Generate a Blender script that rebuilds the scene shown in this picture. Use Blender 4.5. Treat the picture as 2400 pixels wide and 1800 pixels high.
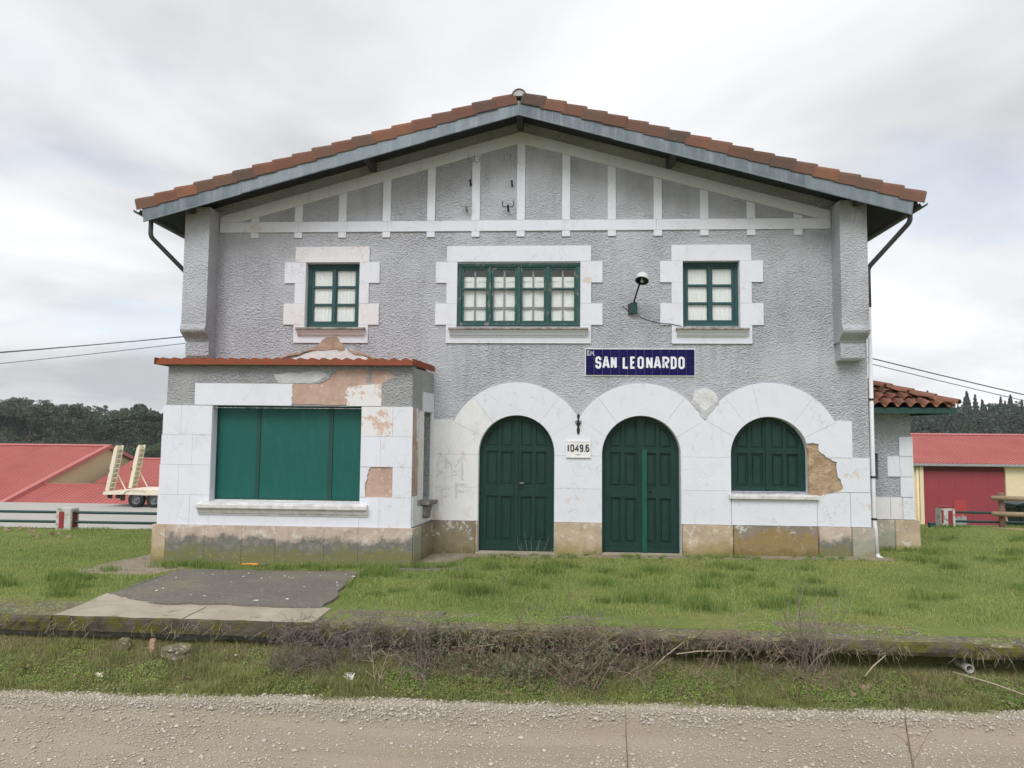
import bpy, bmesh, math, random
import numpy as np
from mathutils import Matrix, Vector, noise as mnoise
from mathutils.geometry import tessellate_polygon

for o in list(bpy.data.objects): bpy.data.objects.remove(o, do_unlink=True)
scene = bpy.context.scene
COL = scene.collection
rad = math.radians

# ------------------------------------------------------------------ camera
cam_data = bpy.data.cameras.new('camera')
cam_data.sensor_width = 36.0
cam_data.lens = 36.0 * 1716.7 / 2400.0
cam_data.clip_start = 0.05
cam_data.clip_end = 3000
camera = bpy.data.objects.new('camera', cam_data)
COL.objects.link(camera)
_R = ((0.9982694, -0.0585437, -0.0055478), (0.0580156, 0.9958750, -0.0697653), (0.0096092, 0.0693227, 0.9975480))
_rt = Vector((_R[0][0], _R[1][0], _R[2][0])); _fw = Vector((_R[0][1], _R[1][1], _R[2][1])); _up = Vector((_R[0][2], _R[1][2], _R[2][2]))
_m = Matrix((_rt, _up, -_fw)).transposed().to_4x4()
_m.translation = Vector((0, -14.89, 2.38))
camera.matrix_world = _m
scene.camera = camera

# ------------------------------------------------------------------ world: bright broken overcast
SUN_ELEV, SUN_AZ = 47.0, -18.0          # azimuth measured from -y (towards the camera side), negative = from the left
world = bpy.data.worlds.new('World'); scene.world = world; world.use_nodes = True
nt = world.node_tree; nt.nodes.clear()
def wn(t, **kw):
    n = nt.nodes.new(t)
    for k, v in kw.items(): setattr(n, k, v)
    return n
sky = wn('ShaderNodeTexSky'); sky.sky_type = 'NISHITA'; sky.sun_disc = False
sky.sun_elevation = rad(SUN_ELEV); sky.sun_rotation = rad(180 - SUN_AZ)
sky.altitude = 1000; sky.air_density = 1.0; sky.dust_density = 1.5
skyS = wn('ShaderNodeVectorMath', operation='SCALE'); skyS.inputs[3].default_value = 0.15
nt.links.new(sky.outputs[0], skyS.inputs[0])
tc = wn('ShaderNodeTexCoord')
sep = wn('ShaderNodeSeparateXYZ'); nt.links.new(tc.outputs['Generated'], sep.inputs[0])
ab = wn('ShaderNodeMath', operation='ABSOLUTE'); nt.links.new(sep.outputs[2], ab.inputs[0])
ad = wn('ShaderNodeMath', operation='ADD'); nt.links.new(ab.outputs[0], ad.inputs[0]); ad.inputs[1].default_value = 0.20
dx = wn('ShaderNodeMath', operation='DIVIDE'); nt.links.new(sep.outputs[0], dx.inputs[0]); nt.links.new(ad.outputs[0], dx.inputs[1])
dy = wn('ShaderNodeMath', operation='DIVIDE'); nt.links.new(sep.outputs[1], dy.inputs[0]); nt.links.new(ad.outputs[0], dy.inputs[1])
cb = wn('ShaderNodeCombineXYZ'); nt.links.new(dx.outputs[0], cb.inputs[0]); nt.links.new(dy.outputs[0], cb.inputs[1])
cb.inputs[2].default_value = 3.7
def wnoise(scale, detail, rough=0.5, dist=0.0, off=0.0):
    n = wn('ShaderNodeTexNoise'); n.inputs['Scale'].default_value = scale; n.inputs['Detail'].default_value = detail
    n.inputs['Roughness'].default_value = rough; n.inputs['Distortion'].default_value = dist
    a = wn('ShaderNodeVectorMath', operation='ADD'); nt.links.new(cb.outputs[0], a.inputs[0]); a.inputs[1].default_value = (off, off * .7, off * 1.3)
    nt.links.new(a.outputs[0], n.inputs['Vector']); return n
n1 = wnoise(0.62, 6, 0.52, 0.35, 4.0)
r1 = wn('ShaderNodeValToRGB'); nt.links.new(n1.outputs[0], r1.inputs[0])
e = r1.color_ramp.elements
e[0].position = 0.35; e[0].color = (0.43, 0.44, 0.46, 1)
e[1].position = 0.63; e[1].color = (0.86, 0.87, 0.89, 1)
el = r1.color_ramp.elements.new(0.47); el.color = (0.64, 0.65, 0.67, 1)
n2 = wnoise(1.05, 5, 0.55, 0.2, 23.1)
r2 = wn('ShaderNodeValToRGB'); nt.links.new(n2.outputs[0], r2.inputs[0])
r2.color_ramp.elements[0].position = 0.36; r2.color_ramp.elements[0].color = (0.80, 0.80, 0.80, 1)
r2.color_ramp.elements[1].position = 0.47; r2.color_ramp.elements[1].color = (1, 1, 1, 1)
mx = wn('ShaderNodeMix', data_type='RGBA'); nt.links.new(r2.outputs[0], mx.inputs[0]); nt.links.new(skyS.outputs[0], mx.inputs[6]); nt.links.new(r1.outputs[0], mx.inputs[7])
bg = wn('ShaderNodeBackground'); bg.inputs[1].default_value = 1.0; nt.links.new(mx.outputs[2], bg.inputs[0])
wo = wn('ShaderNodeOutputWorld'); nt.links.new(bg.outputs[0], wo.inputs[0])

# ------------------------------------------------------------------ sun (veiled) and exposure
sl = bpy.data.lights.new('sun', 'SUN'); sl.energy = 1.5; sl.angle = rad(28); sl.color = (1.0, 0.985, 0.97)
sun = bpy.data.objects.new('sun', sl); COL.objects.link(sun)
_d = Vector((math.sin(rad(SUN_AZ)) * math.cos(rad(SUN_ELEV)), -math.cos(rad(SUN_AZ)) * math.cos(rad(SUN_ELEV)), math.sin(rad(SUN_ELEV))))
sun.rotation_euler = (-_d).to_track_quat('-Z', 'Y').to_euler()
sun.location = (-10, -20, 30)
vs = scene.view_settings
vs.view_transform = 'Standard'; vs.look = 'None'; vs.exposure = 0.43; vs.gamma = 1.0; vs.use_curve_mapping = False
scene.render.engine = 'CYCLES'
scene.cycles.max_bounces = 4; scene.cycles.diffuse_bounces = 3; scene.cycles.transparent_max_bounces = 12
scene.render.resolution_x = 1024; scene.render.resolution_y = 768

# ------------------------------------------------------------------ materials
class Mat:
    """small wrapper to write node materials compactly"""
    def __init__(s, name, rough=0.8, color=(.5, .5, .5), metallic=0.0, spec=0.3):
        s.m = bpy.data.materials.new(name); s.m.use_nodes = True
        s.t = s.m.node_tree; s.t.nodes.clear()
        s.b = s.t.nodes.new('ShaderNodeBsdfPrincipled'); s.o = s.t.nodes.new('ShaderNodeOutputMaterial')
        s.t.links.new(s.b.outputs[0], s.o.inputs[0])
        s.b.inputs['Base Color'].default_value = (*color, 1); s.b.inputs['Roughness'].default_value = rough
        s.b.inputs['Metallic'].default_value = metallic; s.b.inputs['Specular IOR Level'].default_value = spec
    def L(s, a, b):
        s.t.links.new(a, b)
    def setin(s, inp, v):
        if hasattr(v, 'is_output') or hasattr(v, 'links'): s.L(v, inp)
        elif isinstance(v, (tuple, list)):
            inp.default_value = (*v, 1) if len(inp.default_value) == 4 and len(v) == 3 else v
        else: inp.default_value = v
    def pos(s, scale=(1, 1, 1)):
        g = s.t.nodes.new('ShaderNodeNewGeometry')
        if scale == (1, 1, 1): return g.outputs['Position']
        v = s.t.nodes.new('ShaderNodeVectorMath'); v.operation = 'MULTIPLY'; s.L(g.outputs['Position'], v.inputs[0]); v.inputs[1].default_value = scale
        return v.outputs[0]
    def obj(s):
        return s.t.nodes.new('ShaderNodeTexCoord').outputs['Object']
    def axis(s, i, v=None):
        n = s.t.nodes.new('ShaderNodeSeparateXYZ'); s.L(v or s.pos(), n.inputs[0]); return n.outputs[i]
    def rnd(s):
        return s.t.nodes.new('ShaderNodeObjectInfo').outputs['Random']
    def island(s):
        return s.t.nodes.new('ShaderNodeNewGeometry').outputs['Random Per Island']
    def noise(s, scale=1., detail=4., rough=.5, vec=None, dist=0.):
        n = s.t.nodes.new('ShaderNodeTexNoise'); s.L(vec if vec is not None else s.pos(), n.inputs['Vector'])
        n.inputs['Scale'].default_value = scale; n.inputs['Detail'].default_value = detail
        n.inputs['Roughness'].default_value = rough; n.inputs['Distortion'].default_value = dist
        return n.outputs[0]
    def voro(s, scale, feature='F1', vec=None, rnd=1.0):
        n = s.t.nodes.new('ShaderNodeTexVoronoi'); n.feature = feature; s.L(vec if vec is not None else s.pos(), n.inputs['Vector'])
        n.inputs['Scale'].default_value = scale; n.inputs['Randomness'].default_value = rnd
        return n
    def warp(s, amt, scale, vec=None):
        n = s.t.nodes.new('ShaderNodeTexNoise'); v = vec if vec is not None else s.pos(); s.L(v, n.inputs['Vector']); n.inputs['Scale'].default_value = scale; n.inputs['Detail'].default_value = 3
        a = s.t.nodes.new('ShaderNodeVectorMath'); a.operation = 'SUBTRACT'; s.L(n.outputs[1], a.inputs[0]); a.inputs[1].default_value = (.5, .5, .5)
        b = s.t.nodes.new('ShaderNodeVectorMath'); b.operation = 'SCALE'; s.L(a.outputs[0], b.inputs[0]); b.inputs[3].default_value = amt
        c = s.t.nodes.new('ShaderNodeVectorMath'); c.operation = 'ADD'; s.L(v, c.inputs[0]); s.L(b.outputs[0], c.inputs[1])
        return c.outputs[0]
    def math(s, op, a, b=0., c=0., clamp=False):
        n = s.t.nodes.new('ShaderNodeMath'); n.operation = op; n.use_clamp = clamp
        for i, v in enumerate((a, b, c)): s.setin(n.inputs[i], v)
        return n.outputs[0]
    def rng(s, v, a, b, c=0., d=1.):
        n = s.t.nodes.new('ShaderNodeMapRange'); n.clamp = True
        for i, x in enumerate((v, a, b, c, d)): s.setin(n.inputs[i], x)
        return n.outputs[0]
    def mix(s, f, a, b):
        n = s.t.nodes.new('ShaderNodeMix'); n.data_type = 'RGBA'
        s.setin(n.inputs[0], f); s.setin(n.inputs[6], a); s.setin(n.inputs[7], b); return n.outputs[2]
    def ramp(s, f, stops):
        n = s.t.nodes.new('ShaderNodeValToRGB'); s.L(f, n.inputs[0]); e = n.color_ramp.elements
        e[0].position = stops[0][0]; e[0].color = (*stops[0][1], 1); e[1].position = stops[-1][0]; e[1].color = (*stops[-1][1], 1)
        for p, c in stops[1:-1]:
            k = e.new(p); k.color = (*c, 1)
        return n.outputs[0]
    def color(s, c): s.setin(s.b.inputs['Base Color'], c); return s
    def rough(s, c): s.setin(s.b.inputs['Roughness'], c); return s
    def bump(s, h, dist=.01, strength=1.):
        n = s.t.nodes.new('ShaderNodeBump'); n.inputs['Strength'].default_value = strength; n.inputs['Distance'].default_value = dist
        s.L(h, n.inputs['Height']); s.L(n.outputs[0], s.b.inputs['Normal']); return s

MT = {}
def M(name): return MT[name].m

def stucco(name, c1, c2, amp=.035, stain=.25, sills=False):
    m = Mat(name, .9, spec=.15)
    w = m.warp(.05, 14., m.pos((.92, 1., 1.2)))
    h1 = m.noise(28, 4, .62, w); v = m.voro(33, 'SMOOTH_F1', w).outputs['Distance']
    h = m.math('ADD', m.math('MULTIPLY', h1, 1.0), m.math('MULTIPLY', v, 1.1))
    patch = m.rng(m.noise(.55, 3, .6), .36, .62)              # some zones are smoother
    h = m.math('MULTIPLY', h, m.rng(patch, 0, 1, .35, 1.15))
    col = m.mix(m.noise(.9, 5, .6), c1, c2)
    streak = m.rng(m.noise(1.4, 5, .65, m.pos((2.2, 2.2, .35))), .5, .78, 0, stain)
    col = m.mix(streak, col, (.26, .265, .275))
    if sills:                                                  # rain-wash below the window sills
        X, Z_ = m.axis(0), m.axis(2); run = m.rng(m.noise(5, 4, .65, m.pos((1.6, 1., .10))), .42, .66)
        for xc, hw in ((-4.65, .85), (-.76, 1.5), (3.15, .85)):
            k = m.math('MULTIPLY', m.rng(m.math('ABSOLUTE', m.math('SUBTRACT', X, xc)), hw, hw - .12), m.math('MULTIPLY', m.rng(Z_, 3.2, 4.3), m.rng(Z_, 4.42, 4.38)))
            col = m.mix(m.math('MULTIPLY', m.math('MULTIPLY', k, run), .42), col, (.24, .24, .245))
        rep = m.rng(m.noise(.8, 4, .6, m.warp(.4, 2.)), .63, .66, 0, .5); col = m.mix(rep, col, (.60, .605, .63))
    grit = m.rng(m.noise(60, 2), .62, .8, 0, .35); col = m.mix(grit, col, (.25, .25, .25))
    m.color(col); m.bump(h, amp, 1.); MT[name] = m
stucco('stucco', (.455, .465, .505), (.555, .565, .605), .037, .42, True)
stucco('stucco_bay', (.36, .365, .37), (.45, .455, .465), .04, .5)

def plaster(name, base, peel_t, peel_c=(.56, .37, .29), crack=.5, dirt=.25):
    m = Mat(name, .75, spec=.2)
    w = m.warp(.55, 3.2)
    col = m.mix(m.noise(.8, 4, .6), base, tuple(x * .90 for x in base))
    # dry faint stains
    col = m.mix(m.rng(m.noise(3, 5, .65), .52, .74, 0, dirt), col, (.58, .54, .50)); col = m.mix(m.rng(m.noise(2.2, 5, .7, m.pos((3, 3, .45))), .56, .78, 0, dirt), col, (.45, .43, .41))
    # craquelure
    d = m.voro(2.6, 'DISTANCE_TO_EDGE', w).outputs['Distance']
    cr = m.math('MULTIPLY', m.rng(d, .018, .0, 0, 1), m.rng(m.noise(1.6, 3, .6), .44, .60, 0, crack * .8))
    col = m.mix(cr, col, (.33, .29, .27))
    # paint flaked down to the pink undercoat
    f = m.noise(2.3, 6, .68, m.warp(.1, 6)); pe = m.rng(f, peel_t, peel_t + .03)
    col = m.mix(m.math('MULTIPLY', pe, .85), col, m.mix(m.noise(14, 3), peel_c, tuple(x * 1.25 for x in peel_c)))
    m.color(col)
    h = m.math('SUBTRACT', m.math('MULTIPLY', m.noise(30, 3), .12), m.math('ADD', m.math('MULTIPLY', pe, .5), cr)); m.bump(h, .004, .8); MT[name] = m
plaster('plaster', (.775, .792, .86), .70, crack=.5)
plaster('plaster_worn', (.76, .776, .835), .61, (.60, .49, .43), crack=.6)
plaster('plaster_flaking', (.79, .78, .78), .505, (.54, .36, .28))
plaster('plaster_old', (.79, .785, .785), .63, (.60, .50, .43), .8, .5)
plaster('plaster_pinkish', (.77, .755, .765), .58, (.62, .50, .45), .6, .4)

def bare(name, c1, c2, scale=9, amp=.01):
    m = Mat(name, .9, spec=.1); n = m.noise(scale, 6, .6, m.warp(.1, 5))
    m.color(m.mix(m.rng(n, .3, .7), c1, c2)); m.bump(m.math('ADD', n, m.math('MULTIPLY', m.noise(50, 2), .2)), amp, 1.); MT[name] = m
m = MT['salmon'] = Mat('salmon', .9, spec=.1)
_n = m.noise(3, 6, .65, m.warp(.15, 5)); _c = m.mix(m.rng(_n, .3, .7), (.43, .285, .225), (.57, .415, .345)); _c = m.mix(m.rng(m.noise(1.6, 5, .7), .52, .7, 0, .6), _c, (.36, .25, .20))
_c = m.mix(m.rng(m.noise(13, 5, .72), .60, .64, 0, .8), _c, (.68, .62, .58)); _c = m.mix(m.rng(m.noise(26, 4, .7), .63, .67, 0, .7), _c, (.22, .17, .14)); m.color(_c); m.bump(m.math('ADD', _n, m.math('MULTIPLY', m.noise(40, 3), .3)), .012, 1.)
bare('stone_core', (.30, .20, .12), (.62, .46, .32), 4, .11)
bare('grey_mortar', (.45, .455, .46), (.60, .60, .60), 5, .03)
bare('white_mortar', (.60, .59, .58), (.78, .78, .79), 5, .05)
bare('brown_mortar', (.33, .22, .16), (.50, .36, .28), 6, .04)
bare('dark_stone', (.14, .13, .12), (.30, .28, .26), 12, .02)

def plinth(name, top, low, moss, zlow, zmoss):
    """plinth blocks: limewash worn off, rising damp stain with a ragged edge, lichen near the ground"""
    m = Mat(name, .9, spec=.12); z = m.axis(2)
    n = m.noise(2.2, 6, .68); nf = m.noise(9, 5, .65)
    col = m.mix(m.rng(m.noise(3.5, 6, .68), .3, .7), top, tuple(x * .66 for x in top)); col = m.mix(m.rng(m.noise(6, 6, .72), .56, .60, 0, .7), col, (.66, .63, .58))
    s = m.rng(m.math('ADD', z, m.math('MULTIPLY', m.math('SUBTRACT', n, .5), .95)), zlow + .06, zlow - .06)
    lowc = m.mix(nf, low, tuple(x * 1.7 for x in low)); col = m.mix(m.math('MULTIPLY', s, m.rng(nf, .25, .55, .55, 1)), col, lowc)
    g = m.rng(m.math('ADD', z, m.math('MULTIPLY', m.math('SUBTRACT', m.noise(3.1, 5, .7), .5), .6)), zmoss + .07, zmoss - .07)
    col = m.mix(m.math('MULTIPLY', g, m.rng(m.noise(12, 4, .7), .3, .6, .3, .9)), col, moss)
    col = m.mix(m.rng(m.noise(22, 3, .7), .66, .72, 0, .7), col, (.55, .54, .50))
    m.color(col); m.bump(m.math('ADD', nf, m.math('MULTIPLY', m.noise(40, 3), .3)), .012, 1.); MT[name] = m
plinth('plinth_pink', (.62, .50, .415), (.125, .125, .110), (.20, .195, .065), .42, .22)
plinth('plinth_cream', (.58, .46, .33), (.27, .22, .11), (.17, .15, .06), .22, .10)
plinth('plinth_brown', (.30, .255, .19), (.19, .16, .10), (.15, .13, .07), .35, .12)
plinth('plinth_ochre', (.31, .26, .20), (.215, .155, .07), (.16, .125, .05), .50, .16)
plinth('plinth_grey', (.50, .45, .38), (.24, .24, .19), (.24, .21, .10), .42, .15)

def paint(name, c, var=.25, rough=.45, chip=None, scale=3., spec=.4):
    m = Mat(name, rough, spec=spec); n = m.noise(scale, 5, .6)
    col = m.mix(n, tuple(x * (1 - var) for x in c), tuple(x * (1 + var) for x in c))
    col = m.mix(m.rng(m.noise(5, 4, .6, m.pos((3, 3, .5))), .52, .8, 0, .35), col, tuple(x * 1.5 + .02 for x in c))
    if chip:
        k = m.rng(m.noise(11, 6, .72, m.pos((1.5, 1.5, .6))), chip[0], chip[0] + .02); col = m.mix(k, col, chip[1])
    m.color(col); m.rough(m.rng(m.noise(6, 4), .3, .7, rough - .08, rough + .15))
    m.bump(m.noise(26, 4, .6, m.pos((1, 1, .35))), .0015, .7); MT[name] = m
paint('green_door', (.0055, .036, .027), .3, .5, (.70, (.10, .11, .09)))
paint('green_panel', (.004, .098, .080), .10, .42, None, 1.2)
paint('green_dark_bar', (.012, .062, .050), .2, .5)
paint('green_strip', (.006, .085, .055), .15, .45)
paint('green_frame', (.022, .078, .080), .22, .55, (.64, (.20, .19, .17)), 8)
paint('green_frame_worn', (.026, .088, .078), .3, .6, (.58, (.22, .20, .18)), 8)
paint('grey_frame', (.26, .26, .26), .15, .6)
paint('fence_green', (.02, .065, .055), .2, .5, (.68, (.2, .16, .12)))
paint('crimson', (.285, .045, .062), .12, .55, None, .7)
paint('crimson_dark', (.13, .02, .028), .2, .6)
paint('wicket_red', (.40, .05, .055), .1, .5)
paint('post_red', (.28, .035, .04), .2, .7, (.62, (.35, .3, .28)))
paint('trailer_paint', (.74, .67, .54), .10, .55, (.64, (.26, .13, .06)), 4)
paint('cream_wall', (.76, .63, .44), .06, .8, None, .5, .1)
paint('beige_wall', (.58, .45, .29), .12, .85, None, .6, .1)
paint('white_pipe', (.66, .67, .69), .08, .5, None, 4)
paint('dark_pipe', (.075, .078, .085), .2, .45, None, 4)
paint('black_iron', (.02, .021, .021), .3, .6, (.68, (.10, .05, .03)))
paint('grey_iron', (.30, .30, .30), .2, .6, (.66, (.16, .10, .07)))
paint('soffit', (.045, .050, .056), .25, .8, None, 4, .1)
paint('purlin_wood', (.07, .068, .068), .3, .8, None, 6, .1)
paint('tyre', (.022, .022, .023), .3, .8)
paint('rim', (.16, .16, .17), .3, .55)
paint('bin_green', (.012, .028, .024), .2, .5)
paint('lamp_white', (.62, .63, .64), .1, .4)
paint('white_paper', (.75, .75, .74), .05, .7)
paint('orange_plastic', (.62, .28, .05), .15, .6)
paint('curtain', (.90, .895, .885), .06, .9, None, 2, .05)
paint('shutter_white', (.90, .90, .89), .05, .7, None, 3, .1)
paint('blue_enamel', (.006, .005, .078), .10, .42, None, 5, .15)
paint('sign_white', (.80, .81, .85), .04, .35)
paint('plate_white', (.78, .77, .76), .06, .6)
paint('ink_black', (.02, .02, .025), .2, .6)
paint('graffiti_grey', (.60, .60, .585), .08, .8, (.56, (.76, .76, .77)), 6, .1)
paint('interior', (.10, .095, .09), .1, .9, None, 1, .05)
paint('flash_pink', (.46, .15, .145), .1, .6)
paint('grey_gutter', (.30, .31, .32), .1, .5)
MT['zinc'] = m = Mat('zinc', .55, metallic=.25, spec=.4)
_n = m.noise(2.2, 6, .65, m.pos((1.6, 1., .6))); _v = m.noise(16, 3, .6, m.pos((1., 1., .10)))
_c = m.mix(m.rng(_n, .3, .7), (.075, .100, .118), (.205, .245, .275)); _c = m.mix(m.rng(_v, .55, .72, 0, .4), _c, (.38, .42, .44))
_c = m.mix(m.math('MULTIPLY', m.math('POWER', m.rnd(), 2.), .5), _c, (.30, .345, .375))
m.color(_c); m.bump(m.math('ADD', m.noise(2.5, 3), m.math('MULTIPLY', _v, .1)), .012, .6)

def tile_mat(name, cs, lich=.62):
    m = Mat(name, .85, spec=.15); r = m.rnd()
    col = m.ramp(r, [(i / (len(cs) - 1), c) for i, c in enumerate(cs)])
    n = m.noise(5, 5, .65); col = m.mix(m.rng(n, .35, .75, 0, .55), col, (.115, .085, .065))
    col = m.mix(m.rng(m.noise(16, 4, .7), lich, lich + .08, 0, .7), col, (.26, .25, .20))
    m.color(col); m.bump(m.noise(40, 4), .004, .8); MT[name] = m
tile_mat('tile', [(.130, .078, .057), (.225, .100, .066), (.150, .095, .075), (.275, .120, .074), (.19, .095, .068), (.105, .080, .068), (.25, .122, .084)])
tile_mat('tile_wing', [(.21, .095, .062), (.30, .125, .075), (.25, .12, .085), (.33, .14, .088)], .60)
tile_mat('tile_sheet', [(.30, .085, .042), (.30, .085, .042)], .74)

m = MT['glass'] = Mat('glass', .05)
m.t.nodes.remove(m.b); tr = m.t.nodes.new('ShaderNodeBsdfTransparent'); tr.inputs[0].default_value = (.96, .97, .965, 1)
gl = m.t.nodes.new('ShaderNodeBsdfGlossy'); gl.inputs['Roughness'].default_value = .04; lw = m.t.nodes.new('ShaderNodeLayerWeight'); lw.inputs[0].default_value = .5; frv = m.math('ADD', m.math('MULTIPLY', m.math('POWER', lw.outputs['Facing'], 5.), .9), .045)
ms = m.t.nodes.new('ShaderNodeMixShader'); m.L(frv, ms.inputs[0]); m.L(tr.outputs[0], ms.inputs[1]); m.L(gl.outputs[0], ms.inputs[2]); m.L(ms.outputs[0], m.o.inputs[0])
bm_ = m.t.nodes.new('ShaderNodeBump'); bm_.inputs['Distance'].default_value = .003; m.L(m.noise(3.5, 2), bm_.inputs['Height']); m.L(bm_.outputs[0], gl.inputs['Normal'])

# ground materials
m = MT['soil_grass'] = Mat('soil_grass', .95, spec=.1)
_a = m.noise(.55, 5, .6); _b = m.noise(7, 5, .7)
_c = m.ramp(_a, [(.3, (.125, .180, .052)), (.5, (.180, .228, .066)), (.7, (.245, .255, .088))])
m.color(m.mix(m.rng(_b, .48, .78, 0, .5), _c, (.085, .085, .04))); m.bump(m.noise(18, 5, .7), .04, 1.)
m = MT['soil_verge'] = Mat('soil_verge', .95, spec=.1)
m.color(m.mix(m.noise(4, 5, .7), (.14, .145, .060), (.20, .195, .080))); m.bump(m.noise(18, 5, .7), .05, 1.)
m = MT['gravel'] = Mat('gravel', .95, spec=.1)
_a = m.noise(1.0, 4, .6, m.pos((.16, 2.0, 1))); _v = m.voro(52, 'F1'); _b = m.noise(120, 3, .7)
_c = m.mix(m.rng(_a, .3, .7), (.345, .288, .218), (.45, .385, .295))
_c = m.mix(m.rng(_b, .4, .7, 0, .6), _c, (.27, .215, .155)); _c = m.mix(m.rng(m.noise(75, 3, .7), .58, .70, 0, .7), _c, (.60, .56, .49))
m.color(_c); m.bump(m.math('SUBTRACT', _b, _v.outputs['Distance']), .007, 1.)
m = MT['pebble'] = Mat('pebble', .9, spec=.15)
m.color(m.mix(m.noise(35, 3), m.ramp(m.island(), [(0, (.40, .355, .29)), (.35, (.54, .50, .43)), (.8, (.68, .645, .575)), (1, (.48, .40, .315))]), (.46, .415, .345)))
m = MT['asphalt'] = Mat('asphalt', .9, spec=.2)
_a = m.noise(1.3, 5, .65); _v = m.noise(16, 4, .75, m.pos((1., 2.6, 1.)))
_c = m.mix(_a, (.130, .116, .100), (.200, .182, .158)); _c = m.mix(m.rng(_v, .57, .64, 0, .8), _c, (.40, .38, .33))
_c = m.mix(m.rng(m.noise(.9, 5, .7), .48, .66, 0, .7), _c, (.25, .215, .155)); m.color(_c); m.bump(m.noise(60, 4), .012, 1.)
m = MT['concrete'] = Mat('concrete', .9, spec=.15)
_a = m.noise(1.8, 6, .65); _c = m.mix(m.rng(_a, .3, .7), (.33, .285, .21), (.47, .43, .345)); _c = m.mix(m.rng(m.noise(3.5, 5, .7), .56, .72, 0, .75), _c, (.16, .145, .115))
m.color(_c); m.bump(m.noise(30, 5, .7), .012, 1.)
m = MT['mossy'] = Mat('mossy', .95, spec=.1)
_n = m.noise(3.2, 6, .7); _s = m.noise(15, 4, .75, m.pos((1, 2.2, 1)))
_c = m.mix(m.rng(_n, .38, .6), (.17, .155, .125), (.25, .23, .12)); _c = m.mix(m.rng(m.noise(2.1, 5, .7), .5, .62, 0, .8), _c, (.21, .215, .055))
_c = m.mix(m.rng(_s, .57, .63, 0, .9), _c, (.60, .57, .48)); m.color(_c); m.bump(m.math('ADD', m.noise(24, 5, .75), _s), .03, 1.)
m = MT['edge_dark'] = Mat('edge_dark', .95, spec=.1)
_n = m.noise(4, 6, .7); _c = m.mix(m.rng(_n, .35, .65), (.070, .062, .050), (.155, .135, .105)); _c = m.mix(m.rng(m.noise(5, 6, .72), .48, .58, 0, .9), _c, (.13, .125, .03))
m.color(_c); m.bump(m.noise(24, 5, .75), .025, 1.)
m = MT['street'] = Mat('street', .9, spec=.2)
m.color(m.mix(m.noise(.6, 5, .6), (.36, .34, .31), (.46, .44, .405))); m.bump(m.noise(30, 3), .005)
m = MT['red_roof'] = Mat('red_roof', .5, spec=.4)
m.color(m.mix(m.rng(m.noise(.35, 5, .6), .3, .7), (.345, .075, .062), (.415, .108, .090)))
m = MT['wood_log'] = Mat('wood_log', .85, spec=.15)
m.color(m.mix(m.noise(9, 5, .65, m.pos((.3, 2, 2))), (.29, .205, .13), (.45, .35, .245))); m.bump(m.noise(25, 4, .6), .006)
m = MT['wood_dark'] = Mat('wood_dark', .85, spec=.15); m.color(m.mix(m.noise(9, 5, .65), (.16, .105, .075), (.26, .18, .125)))
m = MT['post_concrete'] = Mat('post_concrete', .9, spec=.1)
_c = m.mix(m.noise(7, 5, .7), (.46, .45, .42), (.66, .65, .62)); m.color(m.mix(m.rng(m.noise(8, 6, .75), .53, .6, 0, .8), _c, (.17, .165, .15))); m.bump(m.noise(30, 4), .006)

def foliage(name, stops, scale=.6, rough=.7, trans=.0, spec=.2):
    m = Mat(name, rough, spec=spec)
    a = m.ramp(m.noise(scale, 4, .6), stops)
    col = m.mix(m.math('MULTIPLY', m.island(), .55), a, tuple(x * 1.7 for x in stops[-1][1]))
    col = m.mix(m.rng(m.island(), .0, .12, .6, 0), col, tuple(x * .5 for x in stops[0][1]))
    m.color(col)
    if trans:
        t = m.t.nodes.new('ShaderNodeBsdfTranslucent'); m.L(col, t.inputs[0]); x = m.t.nodes.new('ShaderNodeMixShader'); x.inputs[0].default_value = trans
        m.L(m.b.outputs[0], x.inputs[1]); m.L(t.outputs[0], x.inputs[2]); m.L(x.outputs[0], m.o.inputs[0])
    MT[name] = m
foliage('lawn_blades', [(.30, (.125, .200, .060)), (.42, (.185, .272, .074)), (.54, (.250, .322, .094)), (.67, (.335, .355, .130))], .5, trans=.35)
foliage('verge_blades', [(.30, (.150, .180, .075)), (.5, (.230, .260, .095)), (.7, (.320, .330, .130))], .9, trans=.35)
foliage('tuft_blades', [(.30, (.105, .175, .046)), (.5, (.150, .230, .058)), (.7, (.22, .275, .085))], 1.1, trans=.3)
foliage('dry_blades', [(.3, (.22, .17, .09)), (.7, (.33, .28, .17))], 1.5, trans=.2)
foliage('weed_leaf', [(.3, (.13, .20, .05)), (.7, (.25, .33, .085))], 2., trans=.3)
foliage('bramble_leaf', [(.3, (.08, .098, .055)), (.7, (.15, .175, .09))], 3., trans=.2)
foliage('bramble_twig', [(.3, (.135, .100, .078)), (.7, (.245, .185, .145))], 3.)
foliage('dark_twig', [(.3, (.105, .088, .078)), (.7, (.20, .165, .142))], 3.)
foliage('straw_twig', [(.3, (.22, .18, .12)), (.7, (.36, .31, .23))], 3.)
foliage('dead_leaf', [(.3, (.17, .11, .075)), (.7, (.30, .21, .155))], 2., trans=.15)
foliage('pale_leaf', [(.3, (.45, .38, .28)), (.7, (.6, .53, .42))], 2.)
foliage('pine_needles', [(.3, (.024, .042, .024)), (.5, (.038, .060, .034)), (.7, (.066, .082, .046))], .04)
foliage('pine_needles_blue', [(.3, (.032, .046, .038)), (.7, (.060, .078, .060))], .04)
foliage('pine_bark', [(.3, (.09, .062, .045)), (.7, (.17, .115, .085))], .3)
foliage('hill_floor', [(.3, (.030, .036, .024)), (.7, (.050, .052, .036))], .05)
bare('earth', (.22, .18, .135), (.33, .285, .22), 6, .02)

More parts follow.
